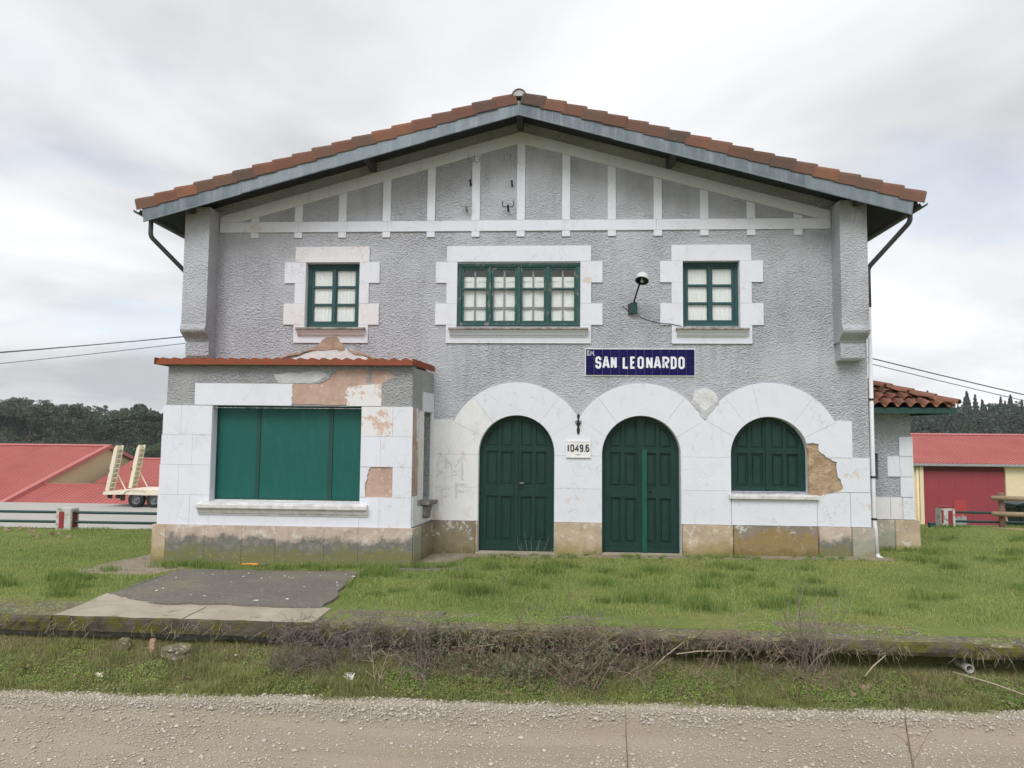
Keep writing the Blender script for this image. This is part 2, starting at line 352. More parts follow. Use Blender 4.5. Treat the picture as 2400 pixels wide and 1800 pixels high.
# ------------------------------------------------------------------ geometry helpers
WL = {}                                    # world location of every object made here (no parent is rotated or scaled)
def link(o, parent=None, wloc=(0, 0, 0)):
    COL.objects.link(o); WL[o.name] = Vector(wloc)
    if parent is not None:
        o.parent = parent; o.location = Vector(wloc) - WL[parent.name]
    else: o.location = wloc
    return o
def tag(o, label, cat, group=None, kind=None):
    if label: o['label'] = label
    if cat: o['category'] = cat
    if group: o['group'] = group
    if kind: o['kind'] = kind
    return o
def thing(name, loc, label, cat, group=None):
    o = bpy.data.objects.new(name, None); o.empty_display_size = .2
    link(o, None, loc); return tag(o, label, cat, group)

class MB:
    """collects faces in world space and links them as ONE mesh object"""
    def __init__(s): s.v = []; s.f = []
    def add(s, vs, fs):
        k = len(s.v); s.v += [tuple(p) for p in vs]; s.f += [tuple(i + k for i in f) for f in fs]; return s
    def box(s, x0, x1, y0, y1, z0, z1):
        return s.add([(x0, y0, z0), (x1, y0, z0), (x1, y1, z0), (x0, y1, z0), (x0, y0, z1), (x1, y0, z1), (x1, y1, z1), (x0, y1, z1)],
                     [(0, 3, 2, 1), (4, 5, 6, 7), (0, 1, 5, 4), (1, 2, 6, 5), (2, 3, 7, 6), (3, 0, 4, 7)])
    def prism(s, outer, y0, y1, holes=(), tf=None):
        """polygon in (x, z) with holes, extruded from y0 (front) to y1 (back); tf maps (x, y, z) to world"""
        tf = tf or (lambda x, y, z: (x, y, z))
        loops = [list(outer)] + [list(h) for h in holes]
        flat = [p for l in loops for p in l]; n = len(flat)
        tris = tessellate_polygon([[Vector((p[0], p[1], 0)) for p in l] for l in loops]) if (holes or len(outer) > 4) else None
        vs = [tf(p[0], y0, p[1]) for p in flat] + [tf(p[0], y1, p[1]) for p in flat]
        fs = []
        if tris is None:
            q = tuple(range(n)); fs += [q, tuple(i + n for i in reversed(q))]
        else:
            for t in tris: fs += [tuple(t), tuple(i + n for i in reversed(t))]
        k = 0
        for l in loops:
            m_ = len(l)
            for i in range(m_):
                a, b = k + i, k + (i + 1) % m_; fs.append((a, b, b + n, a + n))
            k += m_
        return s.add(vs, fs)
    def hull_prism(s, poly, axis_fn, a0, a1):
        """polygon swept from a0 to a1, axis_fn(u, v, a) gives the point"""
        n = len(poly); vs = [axis_fn(u, v, a0) for u, v in poly] + [axis_fn(u, v, a1) for u, v in poly]
        fs = [tuple(range(n)), tuple(range(2 * n - 1, n - 1, -1))] + [(i, (i + 1) % n, (i + 1) % n + n, i + n) for i in range(n)]
        return s.add(vs, fs)
    def tube(s, pts, r, n=8, caps=True):
        pts = [Vector(p) for p in pts]; rs = r if isinstance(r, (list, tuple)) else [r] * len(pts)
        k = len(s.v); prev = None
        for i, p in enumerate(pts):
            d = (pts[min(i + 1, len(pts) - 1)] - pts[max(i - 1, 0)]).normalized()
            if prev is None:
                a = d.orthogonal().normalized()
            else:
                a = (prev - d * prev.dot(d)); a = a.normalized() if a.length > 1e-6 else d.orthogonal().normalized()
            prev = a; b = d.cross(a)
            for j in range(n):
                t = 2 * math.pi * j / n; s.v.append(tuple(p + (a * math.cos(t) + b * math.sin(t)) * rs[i]))
        for i in range(len(pts) - 1):
            for j in range(n):
                a0 = k + i * n + j; a1 = k + i * n + (j + 1) % n; s.f.append((a0, a1, a1 + n, a0 + n))
        if caps:
            s.f.append(tuple(k + j for j in reversed(range(n)))); s.f.append(tuple(k + (len(pts) - 1) * n + j for j in range(n)))
        return s
    def lathe(s, prof, c, axis='y', n=20, caps=True):
        """profile [(radius, offset)] turned about an axis through c"""
        k = len(s.v)
        for r, o in prof:
            for j in range(n):
                t = 2 * math.pi * j / n; u, w = r * math.cos(t), r * math.sin(t)
                s.v.append((c[0] + u, c[1] + o, c[2] + w) if axis == 'y' else (c[0] + o, c[1] + u, c[2] + w) if axis == 'x' else (c[0] + u, c[1] + w, c[2] + o))
        for i in range(len(prof) - 1):
            for j in range(n):
                a0 = k + i * n + j; a1 = k + i * n + (j + 1) % n; s.f.append((a0, a1, a1 + n, a0 + n))
        if caps: s.f.append(tuple(k + j for j in range(n))); s.f.append(tuple(k + (len(prof) - 1) * n + j for j in reversed(range(n))))
        return s
    def mesh(s, name, origin=(0, 0, 0), smooth=False, bevel=0., fix=True):
        me = bpy.data.meshes.new(name); o = origin
        me.from_pydata([(p[0] - o[0], p[1] - o[1], p[2] - o[2]) for p in s.v], [], s.f)
        if fix or bevel:
            bm = bmesh.new(); bm.from_mesh(me)
            if fix: bmesh.ops.recalc_face_normals(bm, faces=bm.faces)
            if bevel: bmesh.ops.bevel(bm, geom=[e for e in bm.edges if e.is_manifold and e.calc_face_angle(0) > .6], offset=bevel, segments=2, affect='EDGES', clamp_overlap=True)
            bm.to_mesh(me); bm.free()
        if smooth: me.polygons.foreach_set('use_smooth', [True] * len(me.polygons))
        me.update(); return me
    def build(s, name, mat, parent=None, smooth=False, bevel=0., fix=True):
        o0 = WL[parent.name] if parent is not None else None
        if o0 is None:
            a = np.array(s.v); o0 = Vector((float(a[:, 0].mean()), float(a[:, 1].mean()), float(a[:, 2].min())))
        me = s.mesh(name, o0, smooth, bevel, fix); me.materials.append(M(mat))
        return link(bpy.data.objects.new(name, me), parent, o0)
def shared(name, me, parent, loc, rot=(0, 0, 0), scale=(1, 1, 1)):
    o = bpy.data.objects.new(name, me); link(o, parent, loc); o.rotation_euler = rot; o.scale = scale; return o
def np_mesh(name, V, F, mat, loc=(0, 0, 0), parent=None, smooth=False):
    """V (n,3), F (m,k) arrays to a mesh object"""
    me = bpy.data.meshes.new(name); V = np.asarray(V, np.float32) - np.array(loc, np.float32); F = np.asarray(F, np.int32); k = F.shape[1]
    me.vertices.add(len(V)); me.vertices.foreach_set('co', V.ravel())
    me.loops.add(F.size); me.loops.foreach_set('vertex_index', F.ravel())
    me.polygons.add(len(F)); me.polygons.foreach_set('loop_start', np.arange(0, F.size, k, dtype=np.int32)); me.polygons.foreach_set('loop_total', np.full(len(F), k, np.int32))
    if smooth: me.polygons.foreach_set('use_smooth', np.ones(len(F), bool))
    me.update(calc_edges=True); me.materials.append(M(mat))
    return link(bpy.data.objects.new(name, me), parent, loc)
def arc(cx, cz, r, a0, a1, n=14):
    return [(cx + r * math.cos(rad(a0 + (a1 - a0) * i / n)), cz + r * math.sin(rad(a0 + (a1 - a0) * i / n))) for i in range(n + 1)]
def rag(p, q, n, amp, seed):
    """ragged broken edge between two points (end points kept)"""
    rg = random.Random(seed); out = [p]; L = math.hypot(q[0] - p[0], q[1] - p[1]) + 1e-6; nx, nz = -(q[1] - p[1]) / L, (q[0] - p[0]) / L
    for i in range(1, n):
        t = i / n + rg.uniform(-.3, .3) / n; a = rg.uniform(-amp, amp); out.append((p[0] + (q[0] - p[0]) * t + nx * a, p[1] + (q[1] - p[1]) * t + nz * a))
    return out
def inset(poly, d):
    """shrink a polygon by d so neighbouring blocks leave a real joint between them"""
    n = len(poly); A = sum(poly[i][0] * poly[(i + 1) % n][1] - poly[(i + 1) % n][0] * poly[i][1] for i in range(n)); sg = 1 if A > 0 else -1; out = []
    for i in range(n):
        p0, p1, p2 = poly[i - 1], poly[i], poly[(i + 1) % n]
        e1 = (p1[0] - p0[0], p1[1] - p0[1]); e2 = (p2[0] - p1[0], p2[1] - p1[1]); l1 = math.hypot(*e1) + 1e-9; l2 = math.hypot(*e2) + 1e-9
        n1 = (-e1[1] / l1 * sg, e1[0] / l1 * sg); n2 = (-e2[1] / l2 * sg, e2[0] / l2 * sg)
        bx, bz = n1[0] + n2[0], n1[1] + n2[1]; k = max(.5, (bx * bx + bz * bz) / 2); out.append((p1[0] + bx * d / k, p1[1] + bz * d / k))
    return out
def ss(a, b, x):
    t = min(1., max(0., (x - a) / (b - a))); return t * t * (3 - 2 * t)
def rect(x0, x1, z0, z1): return [(x0, z0), (x1, z0), (x1, z1), (x0, z1)]

# ------------------------------------------------------------------ terrain
def edge_y(x): return -5.79 - .018 * x                     # front edge of the old platform
def road_y(x): return -6.62 + .026 * x + .05 * math.sin(x * 1.7) * .6
ROAD_Z = -.55
LP = [(3.3, 0), (5, -.38), (11, -1.24), (21, -1.24), (24, -1.7), (40, -5), (90, -5), (190, -5), (250, 1.5), (330, 10.5), (460, 17), (800, 17)]
RP = [(5.4, 0), (8, -.55), (30, -3.75), (39, -4.0), (90, -4.2), (180, -4), (240, 1), (330, 10), (460, 14), (800, 14)]
def prof(P_, y):
    if y <= P_[0][0]: return 0.
    for (a, za), (b, zb) in zip(P_, P_[1:]):
        if y <= b: return za + (zb - za) * (y - a) / (b - a)
    return P_[-1][1]
def h_top(x, y):
    z = .0115 * max(-9, min(9, x)) * ss(-4.5, -1, y)
    t = ss(-3, 3, x); hl = 1 if y < 190 else 1 - .55 * ss(-.86, -.50, x / (y + 15)); zl = prof(LP, y); zl = -5 + (zl + 5) * hl if y > 190 else zl; z += zl * (1 - t) + prof(RP, y) * t
    if y < 9: z += .025 * mnoise.noise(Vector((x * .7, y * .7, 3.))) * ss(0, .6, abs(y + 5.5))
    return z
def height(x, y):
    if y > edge_y(x) + .34: return h_top(x, y)
    ry = road_y(x); t = (edge_y(x) + .34 - y) / (edge_y(x) + .34 - ry)
    if t < 1:
        z0_ = -.30 - .008 * max(-7., min(7., x)); z = z0_ + (ROAD_Z - z0_) * max(0., t) ** 1.1 + .03 * mnoise.noise(Vector((x * 1.6, y * 2., 9.))) * min(1, 4 * (1 - t))
        return z
    return ROAD_Z + 1.15 * ss(-10.6, -13.2, y)
xs = sorted(set([-700, -600, -420, -300, -220, -160, -120, -90, -70, -55, -42, -34, -28, -24] + [round(-21 + .3 * i, 3) for i in range(141)] + [24, 28, 34, 42, 55, 70, 90, 120, 160, 220, 300, 420, 600, 700]))
def grid_rows(x):
    e_, r_ = edge_y(x), road_y(x)
    a = [-700, -300, -60, -30, -20, -16, -14, -13, -12.4, -11.8, -11.2, -10.6, -9.5, -8, r_ - .4, r_ - .02] + [r_ + (e_ + .32 - r_) * k / 8 for k in range(9)]
    b = [e_ + .345] + [e_ + .36 + (3.2 - e_) * k / 24 for k in range(1, 25)]
    c = [4, 4.7, 5.5, 6.5, 8, 9.5, 11, 14, 17, 21, 24, 30, 40, 55, 75, 110, 150, 190, 220, 250, 280, 310, 340, 400, 460, 700]
    return a + b + c
V = []; nr = len(grid_rows(0))
for x in xs:
    for y in grid_rows(x): V.append((x, y, height(x, y)))
F = [(i * nr + j, (i + 1) * nr + j, (i + 1) * nr + j + 1, i * nr + j + 1) for i in range(len(xs) - 1) for j in range(nr - 1)]
ground = np_mesh('ground', V, F, 'soil_grass', smooth=True); tag(ground, 'green lawn and rolling ground around the old station', 'ground', kind='structure')
ground.data.materials.append(M('soil_verge')); ground.data.materials.append(M('hill_floor'))
fi = np.zeros(len(F), np.int32)
for i in range(len(xs) - 1):
    for j in range(nr - 1):
        if j < 25: fi[i * (nr - 1) + j] = 1
        elif V[j][1] > 150: fi[i * (nr - 1) + j] = 2
ground.data.polygons.foreach_set('material_index', fi)

# gravel road: a sheet just above the ground, wobbling edge
V = []; F = []; rx = [-60, -30, -18] + [round(-14 + .15 * i, 3) for i in range(188)] + [18, 30, 60]
for x in rx:
    e_ = road_y(x) + .05 * mnoise.noise(Vector((x * 2.3, 0, 0))) + .03 * mnoise.noise(Vector((x * 7, 5, 0)))
    for y in (e_, e_ - .12, e_ - .45, -7.6, -8.4, -9.4, -10.5): V.append((x, y, ROAD_Z + .006 + (.02 if y > e_ - .3 else 0) * 1. - (.02 if y == e_ else 0) + .008 * mnoise.noise(Vector((x, y * 2, 2)))))
for i in range(len(rx) - 1):
    for j in range(6): F.append((i * 7 + j, i * 7 + j + 1, (i + 1) * 7 + j + 1, (i + 1) * 7 + j))
tag(np_mesh('gravel_road', V, F, 'gravel', smooth=True), 'pale gravel track on the old railway bed', 'road', kind='structure')

# old platform edge: separate concrete slabs
plat = thing('platform_edge', (0, -5.6, -.2), None, None); plat['kind'] = 'structure'; plat['label'] = 'worn mossy concrete platform edge'
rg = random.Random(5); cuts = [(-6.42, -4.7), (-4.69, -3.0)]
for lo, hi in ((-19., -6.44), (-2.98, 19.)):
    x = lo
    while x < hi - .3:
        w = min(rg.uniform(1.5, 2.4), hi - x); w = hi - x if hi - x - w < .5 else w; cuts.append((x, x + w)); x += w
for a, b in sorted(cuts):
    inner = (a >= -6.5 and b <= -2.9); t = .018 if inner else rg.uniform(-.012, .006); th = .17 if inner else rg.uniform(.16, .21)
    if not inner and a < -6.5: b = min(b, -6.44)
    if not inner and b > -3.0 and a < -2.99: a = -2.99
    if b - a < .2: continue
    N = max(3, int((b - a) / .06)); W = MB(); seed = rg.random() * 50
    fr = [(a + .006 + (b - a - .012) * i / N, 0) for i in range(N + 1)]
    pts = []
    for i, (xx, _) in enumerate(fr):
        pts.append((xx, edge_y(xx) + .03 * mnoise.noise(Vector((xx * 3.1, seed, 0))) * (0.4 if inner else 1)))
    back = .84 if not inner else .80
    n = len(pts); vs_ = []
    m_ = 9; q_ = .35 if inner else 1.
    def nv(a, b, c): return mnoise.noise(Vector((a, b, c + seed)))
    for (xx, yy) in pts:
        j = .012 * nv(xx * 4, 3, 0); col_ = []
        for k, (f, oy) in enumerate(((0., .02), (.3, .0), (.6, -.005), (.85, .01), (1., .045))):
            col_.append((xx, yy + oy * q_ + .02 * q_ * nv(xx * 2.5, k * .6, 5) + .018 * q_ * nv(xx * 13, k * 1.6, 7), -th + (th + t) * f + .012 * q_ * nv(xx * 9, k, 2) + j * (f > .5)))
        col_ += [(xx, yy + .20, t + .010 * q_ * nv(xx * 7, 1, 1)), (xx, yy + .42, t + .010 * q_ * nv(xx * 6, 4, 1)), (xx, edge_y(xx) + back, t), (xx, edge_y(xx) + back, -th)]
        vs_ += col_
    fs_ = []
    for i in range(n - 1):
        for k in range(m_): fs_.append((i * m_ + k, i * m_ + (k + 1) % m_, (i + 1) * m_ + (k + 1) % m_, (i + 1) * m_ + k))
    fs_ += [tuple(range(m_)), tuple((n - 1) * m_ + k for k in reversed(range(m_)))]
    W.add(vs_, fs_); o = W.build('concrete_slab', 'concrete' if inner else 'mossy', plat)
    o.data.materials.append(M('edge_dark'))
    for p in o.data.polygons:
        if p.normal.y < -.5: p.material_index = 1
W = MB(); W.box(-19, 19, -5.50, -5.35, -.62, -.17); W.build('retaining_wall', 'dark_stone', plat)

def sheet(name, poly, z, mat, label, cat, parent=None, th=.05):
    W = MB(); n = len(poly); W.add([(x, y, h_top(x, y) + z) for x, y in poly] + [(x, y, h_top(x, y) - th) for x, y in poly],
          [tuple(range(n))] + [(i, (i + 1) % n, (i + 1) % n + n, i + n) for i in range(n)])
    return tag(W.build(name, mat, parent), label, cat, kind='structure')
def rag2(pts, n, amp, seed):
    out = []
    for i in range(len(pts)): out += rag(pts[i], pts[(i + 1) % len(pts)], n, amp, seed + i)
    return out
APRON = [(-6.5, -2.18), (-3.30, -2.22), (-3.12, -4.98), (-5.45, -4.97), (-6.42, -4.45)]
sheet('asphalt_apron', rag2(APRON, 11, .05, 3), .035, 'asphalt', 'dark asphalt apron in front of the bay', 'pavement')
sheet('concrete_apron', [(-6.50, -4.40), (-5.4, -4.9), (-3.10, -4.92), (-3.05, -5.03), (-6.43, -5.03)], .022, 'concrete', 'pale worn concrete border of the apron', 'pavement')
PATH = [(-8.15, -2.75), (-6.75, -2.75), (-6.62, -1.9), (-7.50, -1.30), (-7.60, .2), (-8.1, -.3), (-8.35, -1.7)]
sheet('earth_path', rag2(PATH, 5, .08, 8), .012, 'earth', 'bare earthy path at the corner of the bay', 'path')
STRIP = [(-2.5, -.02), (-2.58, -1.0), (-1.95, -1.15), (-1.7, -.42), (.8, -.40), (3.0, -.46), (6.45, -.42), (6.5, -.05)]
sheet('pavement', rag2(STRIP, 9, .03, 12), .016, 'earth', 'narrow concrete pavement along the facade', 'pavement')
PATCH = [(-3.1, -1.95), (-2.2, -1.55), (-1.65, -1.75), (-2.2, -2.0)]
sheet('tarmac_patch', rag2(PATCH, 5, .04, 15), .02, 'asphalt', 'small tarmac patch showing through the lawn', 'pavement')
W = MB(); W.add([(-90, 11.5, -1.222), (-6, 11.5, -1.222), (-6, 20.6, -1.222), (-90, 20.6, -1.222)], [(0, 1, 2, 3)])
tag(W.build('street', 'street', fix=False), 'pale street behind the rail fence', 'street', kind='structure')

# ------------------------------------------------------------------ station building
ST = thing('station_building', (-.74, 4.5, 0), 'two-storey grey and white station house with gable roof and green arched doors', 'building')
XL, XR, XC, DEPTH = -7.68, 6.20, -.74, 9.0
def soff(x): return 8.91 - .275 * abs(x - XC)
D1, D2, W3 = (-.77, 2.01, .77), (1.735, 2.005, .785), (4.26, 2.03, .76)         # arch centre x, z, radius
def arch_open(c, z0, n=24): return [(c[0] - c[2], z0)] + [(c[0] + c[2], z0)] + arc(c[0], c[1], c[2], 0, 180, n)
WINS = [(-5.22, -4.08, 4.58, 5.94), (-2.03, .51, 4.60, 5.92), (2.58, 3.72, 4.61, 5.95)]
gable = [(XL, -.3), (XR, -.3), (XR, soff(XR)), (XC, soff(XC)), (XL, soff(XL))]
holes = [arch_open(D1, .03), arch_open(D2, .03), arch_open(W3, 1.29)] + [rect(*w) for w in WINS]
MB().prism(gable, 0, .42, holes).build('wall', 'stucco', ST)
MB().prism(gable, DEPTH - .35, DEPTH).build('wall', 'stucco', ST)
for xa, xb in ((XL, XL + .35), (XR - .35, XR)):
    z = min(soff(xa), soff(xb)) - .003; MB().box(xa, xb, .423, DEPTH - .353, -.3, z).build('wall', 'stucco', ST)
MB().box(XL + .36, XR - .36, .43, DEPTH - .36, 3.75, 3.95).build('upper_floor', 'interior', ST)
MB().box(XL + .36, XR - .36, 3.2, 3.3, -.2, 6.9).build('partition', 'interior', ST)

def blk(poly, mat, name='ashlar_block', y0=-.03, y1=.012, gap=.0018, parent=ST, tf=None, jit=0.):
    return MB().prism(inset(poly, gap), y0 + jit, y1, tf=tf).build(name, mat, parent, bevel=.0)
rb = random.Random(21)
def jit(): return rb.uniform(-.0025, .002)

# half-timber bands on the gable (white plaster strips)
def ztop(x): return 8.69 - .2755 * abs(x - XC)
def zin(x): return 8.455 - .2775 * abs(x - XC)
blk([(-7.10, ztop(-7.10)), (-7.10, 6.815), (-6.665, 6.815), (XC, zin(XC)), (XC, ztop(XC))], 'plaster', 'gable_band', gap=.0)
blk([(XC + .001, ztop(XC)), (XC + .001, zin(XC)), (5.25, 6.815), (5.53, 6.815), (5.53, ztop(5.53))], 'plaster', 'gable_band', gap=.0)
bx = [-7.10, -5.40, -3.52, -1.66, .19, 2.05, 3.92, 5.53]
for a, b in zip(bx, bx[1:]): blk(rect(a, b, 6.59, 6.812), 'plaster_worn' if rb.random() < .3 else 'plaster', 'gable_rail', y0=-.031, gap=.002, jit=jit() * .4)
for i in range(13):
    x = -6.345 + .9365 * i; a, b = x - .084, x + .084
    if i < 12 or True:
        blk([(a, 6.815), (b, 6.815), (b, zin(b) + .0), (x, zin(x)), (a, zin(a))], 'plaster', 'gable_post', y0=-.029, gap=.001, jit=jit() * .4)
        blk(rect(a, b, 6.47, 6.588), 'plaster', 'gable_post_end', y0=-.029, gap=.001, jit=jit() * .4)

# corner pilasters with rolled corbels
for s, (xo, xi, zt) in (('l', (-7.64, -7.12, 7.15)), ('r', (6.07, 5.55, 7.18))):
    a, b = min(xo, xi), max(xo, xi); dirn = -1 if s == 'l' else 1
    ztl = min(soff(a), soff(b)) - .004
    n = 8; prof_ = [(-.45, ztl), (-.45, 4.62)] + [(-.45 - .05 * math.sin(math.pi * min(1, k / n * 1.2)) + .18 * ss(.35, 1, k / n), 4.58 - .33 * k / n) for k in range(n + 1)] + [(.0, 4.25), (.0, ztl)]
    MB().hull_prism([(y, z) for y, z in prof_], lambda y, z, x: (x, y, z), a, b).build('pilaster', 'stucco', ST)
    MB().hull_prism([(-.26, 4.248), (-.30, 4.18), (-.28, 3.95), (-.24, 3.90), (0, 3.90), (0, 4.248)], lambda y, z, x: (x, y, z), a + .03, b - (.0 if s == 'l' else .03)).build('corbel', 'stucco', ST)

# window surrounds
def surround(x0, x1, xo0, xo1, xb0, xb1, w, peel):
    zt, zb = w[3], w[2]; J = [5.945, 5.505, 5.075, 4.63]
    blk(rect(xo0, xo1, J[0], 6.275), rb.choice(peel), jit=jit())
    for side in (0, 1):
        for k in range(3):
            za, zb2 = J[k + 1], J[k]
            if side == 0: a, b = (xb0 if k != 1 else xo0), w[0]
            else: a, b = w[1], (xb1 if k != 1 else xo1)
            blk(rect(a, b, za, zb2), rb.choice(peel), jit=jit())
    for a, b in ((xo0, w[0]), (w[1], xo1)): blk(rect(a, b, 4.50, 4.63), peel[0], jit=0.001)
    blk(rect(xo0, xo1, 4.25, 4.50), rb.choice(peel), jit=jit())
    # moulded sill
    s = .10 if x0 is None else 0
    sill = [(-.03, 4.375), (-.045, 4.375), (-.05, 4.395), (-.075, 4.41), (-.10, 4.45), (-.14, 4.495), (-.15, 4.509), (-.03, 4.509)]
    MB().hull_prism(sill, lambda y, z, x: (x, y, z), w[0] - .13, w[1] + .13).build('window_sill', 'plaster_pinkish' if w[0] < -4 else 'plaster', ST)
    MB().hull_prism([(-.165, 4.511), (-.172, 4.53), (-.165, 4.556), (-.05, 4.572), (w_in, 4.598), (w_in, 4.511)], lambda y, z, x: (x, y, z), w[0] - .15, w[1] + .15).build('sill_ledge', 'sill_stone', ST, bevel=.004)
bare('sill_stone', (.13, .115, .105), (.42, .39, .36), 9, .015)
w_in = .16
surround(0, 0, -5.45, -3.875, -5.675, -3.655, WINS[0], ['plaster_pinkish', 'plaster_worn', 'plaster'])
surround(0, 0, -2.25, .728, -2.478, .96, WINS[1], ['plaster', 'plaster', 'plaster_worn'])
surround(0, 0, 2.352, 3.952, 2.122, 4.182, WINS[2], ['plaster'])

def bars(W, rects, y0, y1):
    for (a, b, c, d) in rects: W.box(a, b, y0, y1, c, d)
    return W
def grid_frame(outer, holes, y0, y1): return MB().prism(rect(*outer), y0, y1, [rect(*h) for h in holes])

def casement_window(w, y, flip):
    """two casements of three panes, curtains and white shutters behind"""
    o = thing_part('window', ST)
    x0, x1, z0, z1 = w
    grid_frame((x0 + .005, x1 - .005, z0 + .02, z1 - .005), [(x0 + .075, x1 - .075, z0 + .10, z1 - .09)], y, y + .08).build('frame', 'green_frame', o)
    xm = (x0 + x1) / 2
    for a, b in ((x0 + .078, xm - .004), (xm + .004, x1 - .078)):
        pz0, pz1 = z0 + .145, z1 - .135; ph = (pz1 - pz0 - .10) / 3; hs = [(a + .05, b - .05, pz0 + k * (ph + .05), pz0 + k * (ph + .05) + ph) for k in range(3)]
        grid_frame((a, b, z0 + .102, z1 - .092), hs, y + .012, y + .062).build('casement', 'green_frame', o, bevel=.006)
        for h in hs: MB().box(h[0] - .008, h[1] + .008, y + .036, y + .041, h[2] - .008, h[3] + .008).build('pane', 'glass', o)
        # gathered curtain right behind the glass
        V_ = []; n = 46
        for i in range(n + 1):
            t = i / n; xx = a + .02 + (b - a - .04) * t; yy = y + .066 + .008 * math.sin(t * 34 + a * 5) + .005 * math.sin(t * 71 + 2)
            V_ += [(xx, yy, z0 + .10), (xx + .004 * math.sin(t * 50), yy * .7 + .3 * (y + .066), (z0 + z1) / 2), (xx, y + .066, z1 - .10)]
        f_ = [(i * 3 + k, (i + 1) * 3 + k, (i + 1) * 3 + k + 1, i * 3 + k + 1) for i in range(n) for k in range(2)]
        MB().add(V_, f_).build('curtain', 'curtain', o, smooth=True, fix=False)
    MB().box(xm - .035, xm + .035, y - .012, y + .012, z0 + .105, z1 - .095).build('meeting_stile', 'green_frame', o, bevel=.008)
    MB().box(x0 + .07, x1 - .07, y + .16, y + .18, z0 + .1, z1 - .1).build('shutter', 'shutter_white', o)
def thing_part(name, parent):
    """an Empty part that carries sub-parts"""
    e_ = bpy.data.objects.new(name, None); e_.empty_display_size = .1; return link(e_, parent, WL[parent.name])
casement_window(WINS[0], .125, 0)
casement_window(WINS[2], .12, 1)
# wide centre window: four casements, an inner grey window and white panelled shutters behind
o = thing_part('window', ST); x0, x1, z0, z1 = WINS[1]; y = .03
hs = [(-1.945, -1.395), (-1.325, -.795), (-.725, -.195), (-.125, .425)]
grid_frame((x0 + .004, x1 - .004, z0 + .02, z1 - .005), [(a, b, z0 + .085, z1 - .085) for a, b in hs], y, y + .09).build('frame', 'green_frame_worn', o, bevel=.006)
MB().box(x0 - .0, x1 + .0, y - .018, y - .001, z1 - .05, z1 - .006).build('head_moulding', 'green_frame_worn', o)
for a, b in hs:
    hz = [(a + .045, b - .045, z0 + .13, 5.375), (a + .045, b - .045, 5.405, z1 - .125)]
    grid_frame((a + .003, b - .003, z0 + .088, z1 - .088), hz, y + .02, y + .07).build('casement', 'green_frame_worn', o, bevel=.006)
    for h in hz: MB().box(h[0] - .008, h[1] + .008, y + .045, y + .05, h[2] - .008, h[3] + .008).build('pane', 'glass', o)
    xm = (a + b) / 2; hh = []
    for c, d in ((a + .03, xm - .018), (xm + .018, b - .03)):
        for e1, e2 in ((z0 + .115, 4.985), (5.025, 5.37), (5.43, z1 - .06)): hh.append((c, d, e1, e2))
    grid_frame((a - .03, b + .03, z0 + .05, z1 - .02), hh, y + .075, y + .095).build('inner_window', 'grey_frame', o)
    for c, d in ((a - .028, xm - .005), (xm + .005, b + .028)):
        q = grid_frame((c, d, z0 + .05, 5.655), [(c + .06, d - .06, z0 + .14, 5.0), (c + .06, d - .06, 5.12, 5.56)], y + .105, y + .13); q.box(c + .05, d - .05, y + .118, y + .132, z0 + .1, 5.6)
        q.build('shutter', 'shutter_white', o)
for za in (3.98,): MB().box(-2.2, .7, .60, .62, 4.2, 6.1).build('room_screen', 'shutter_white', o)

# plastered reveals
for w in WINS: MB().prism(rect(w[0], w[1], w[2], w[3]), -.006, .12 if w[1] - w[0] < 2 else .028, [rect(w[0] + .004, w[1] - .004, w[2] + .002, w[3] - .004)]).build('reveal', 'plaster_worn', ST)
for c, z0, dd in ((D1, .03, .158), (D2, .04, .178), (W3, 1.30, .168)):
    MB().prism(arch_open(c, z0), -.004, dd, [arch_open((c[0], c[1], c[2] - .005), z0 + .001)]).build('reveal', 'plaster_worn', ST)
# white ashlar with the arch rings
RO = 1.44
def jp(c, a, r): return (c[0] + r * math.cos(rad(a)), c[1] + r * math.sin(rad(a)))
ZC = 1.315, 1.975
mid12 = ((D1[0] + D2[0]) / 2, 2.725); mid23 = ((D2[0] + W3[0]) / 2, 2.715)
blk(rect(-2.49, -1.54, .645, ZC[0]), 'plaster_old', jit=jit())
blk(rect(-2.49, -1.54, *ZC), 'plaster_old', jit=jit())
blk([(-2.49, ZC[1]), (-1.54, ZC[1]), (-1.54, 2.01)] + arc(*D1, 180, 154, 5) + [jp(D1, 154, RO), (-2.07, 2.685), (-2.49, 2.685)], 'plaster_old', jit=jit())
def vouss(c, a0, a1, mat, tip=None, n=12):
    inner = arc(c[0], c[1], c[2], a0, a1, n)
    if tip: (pt, ta, end) = tip
    if tip and end == 0: outer = [pt] + arc(c[0], c[1], RO, ta, a1, n) ; outer = list(reversed(outer)) if False else outer
    elif tip: outer = arc(c[0], c[1], RO, a0, ta, n) + [pt]
    else: outer = arc(c[0], c[1], RO, a0, a1, n)
    blk(inner + list(reversed(outer)), mat, 'arch_stone', jit=jit())
def tang(c, p): return math.degrees(math.atan2(p[1] - c[1], p[0] - c[0]))
vouss(D1, 154, 128, 'plaster_old'); vouss(D1, 128, 53, 'plaster_worn'); vouss(D1, 53, 27, 'plaster', (mid12, tang(D1, mid12), 1))
vouss(D2, 153, 127, 'plaster', (mid12, tang(D2, mid12), 0)); vouss(D2, 127, 53, 'plaster'); vouss(D2, 53, 27, 'plaster', (mid23, tang(D2, mid23), 1))
vouss(W3, 153, 127, 'plaster', (mid23, tang(W3, mid23), 0)); vouss(W3, 127, 103, 'plaster'); vouss(W3, 103, 53, 'plaster'); vouss(W3, 53, 27, 'plaster')
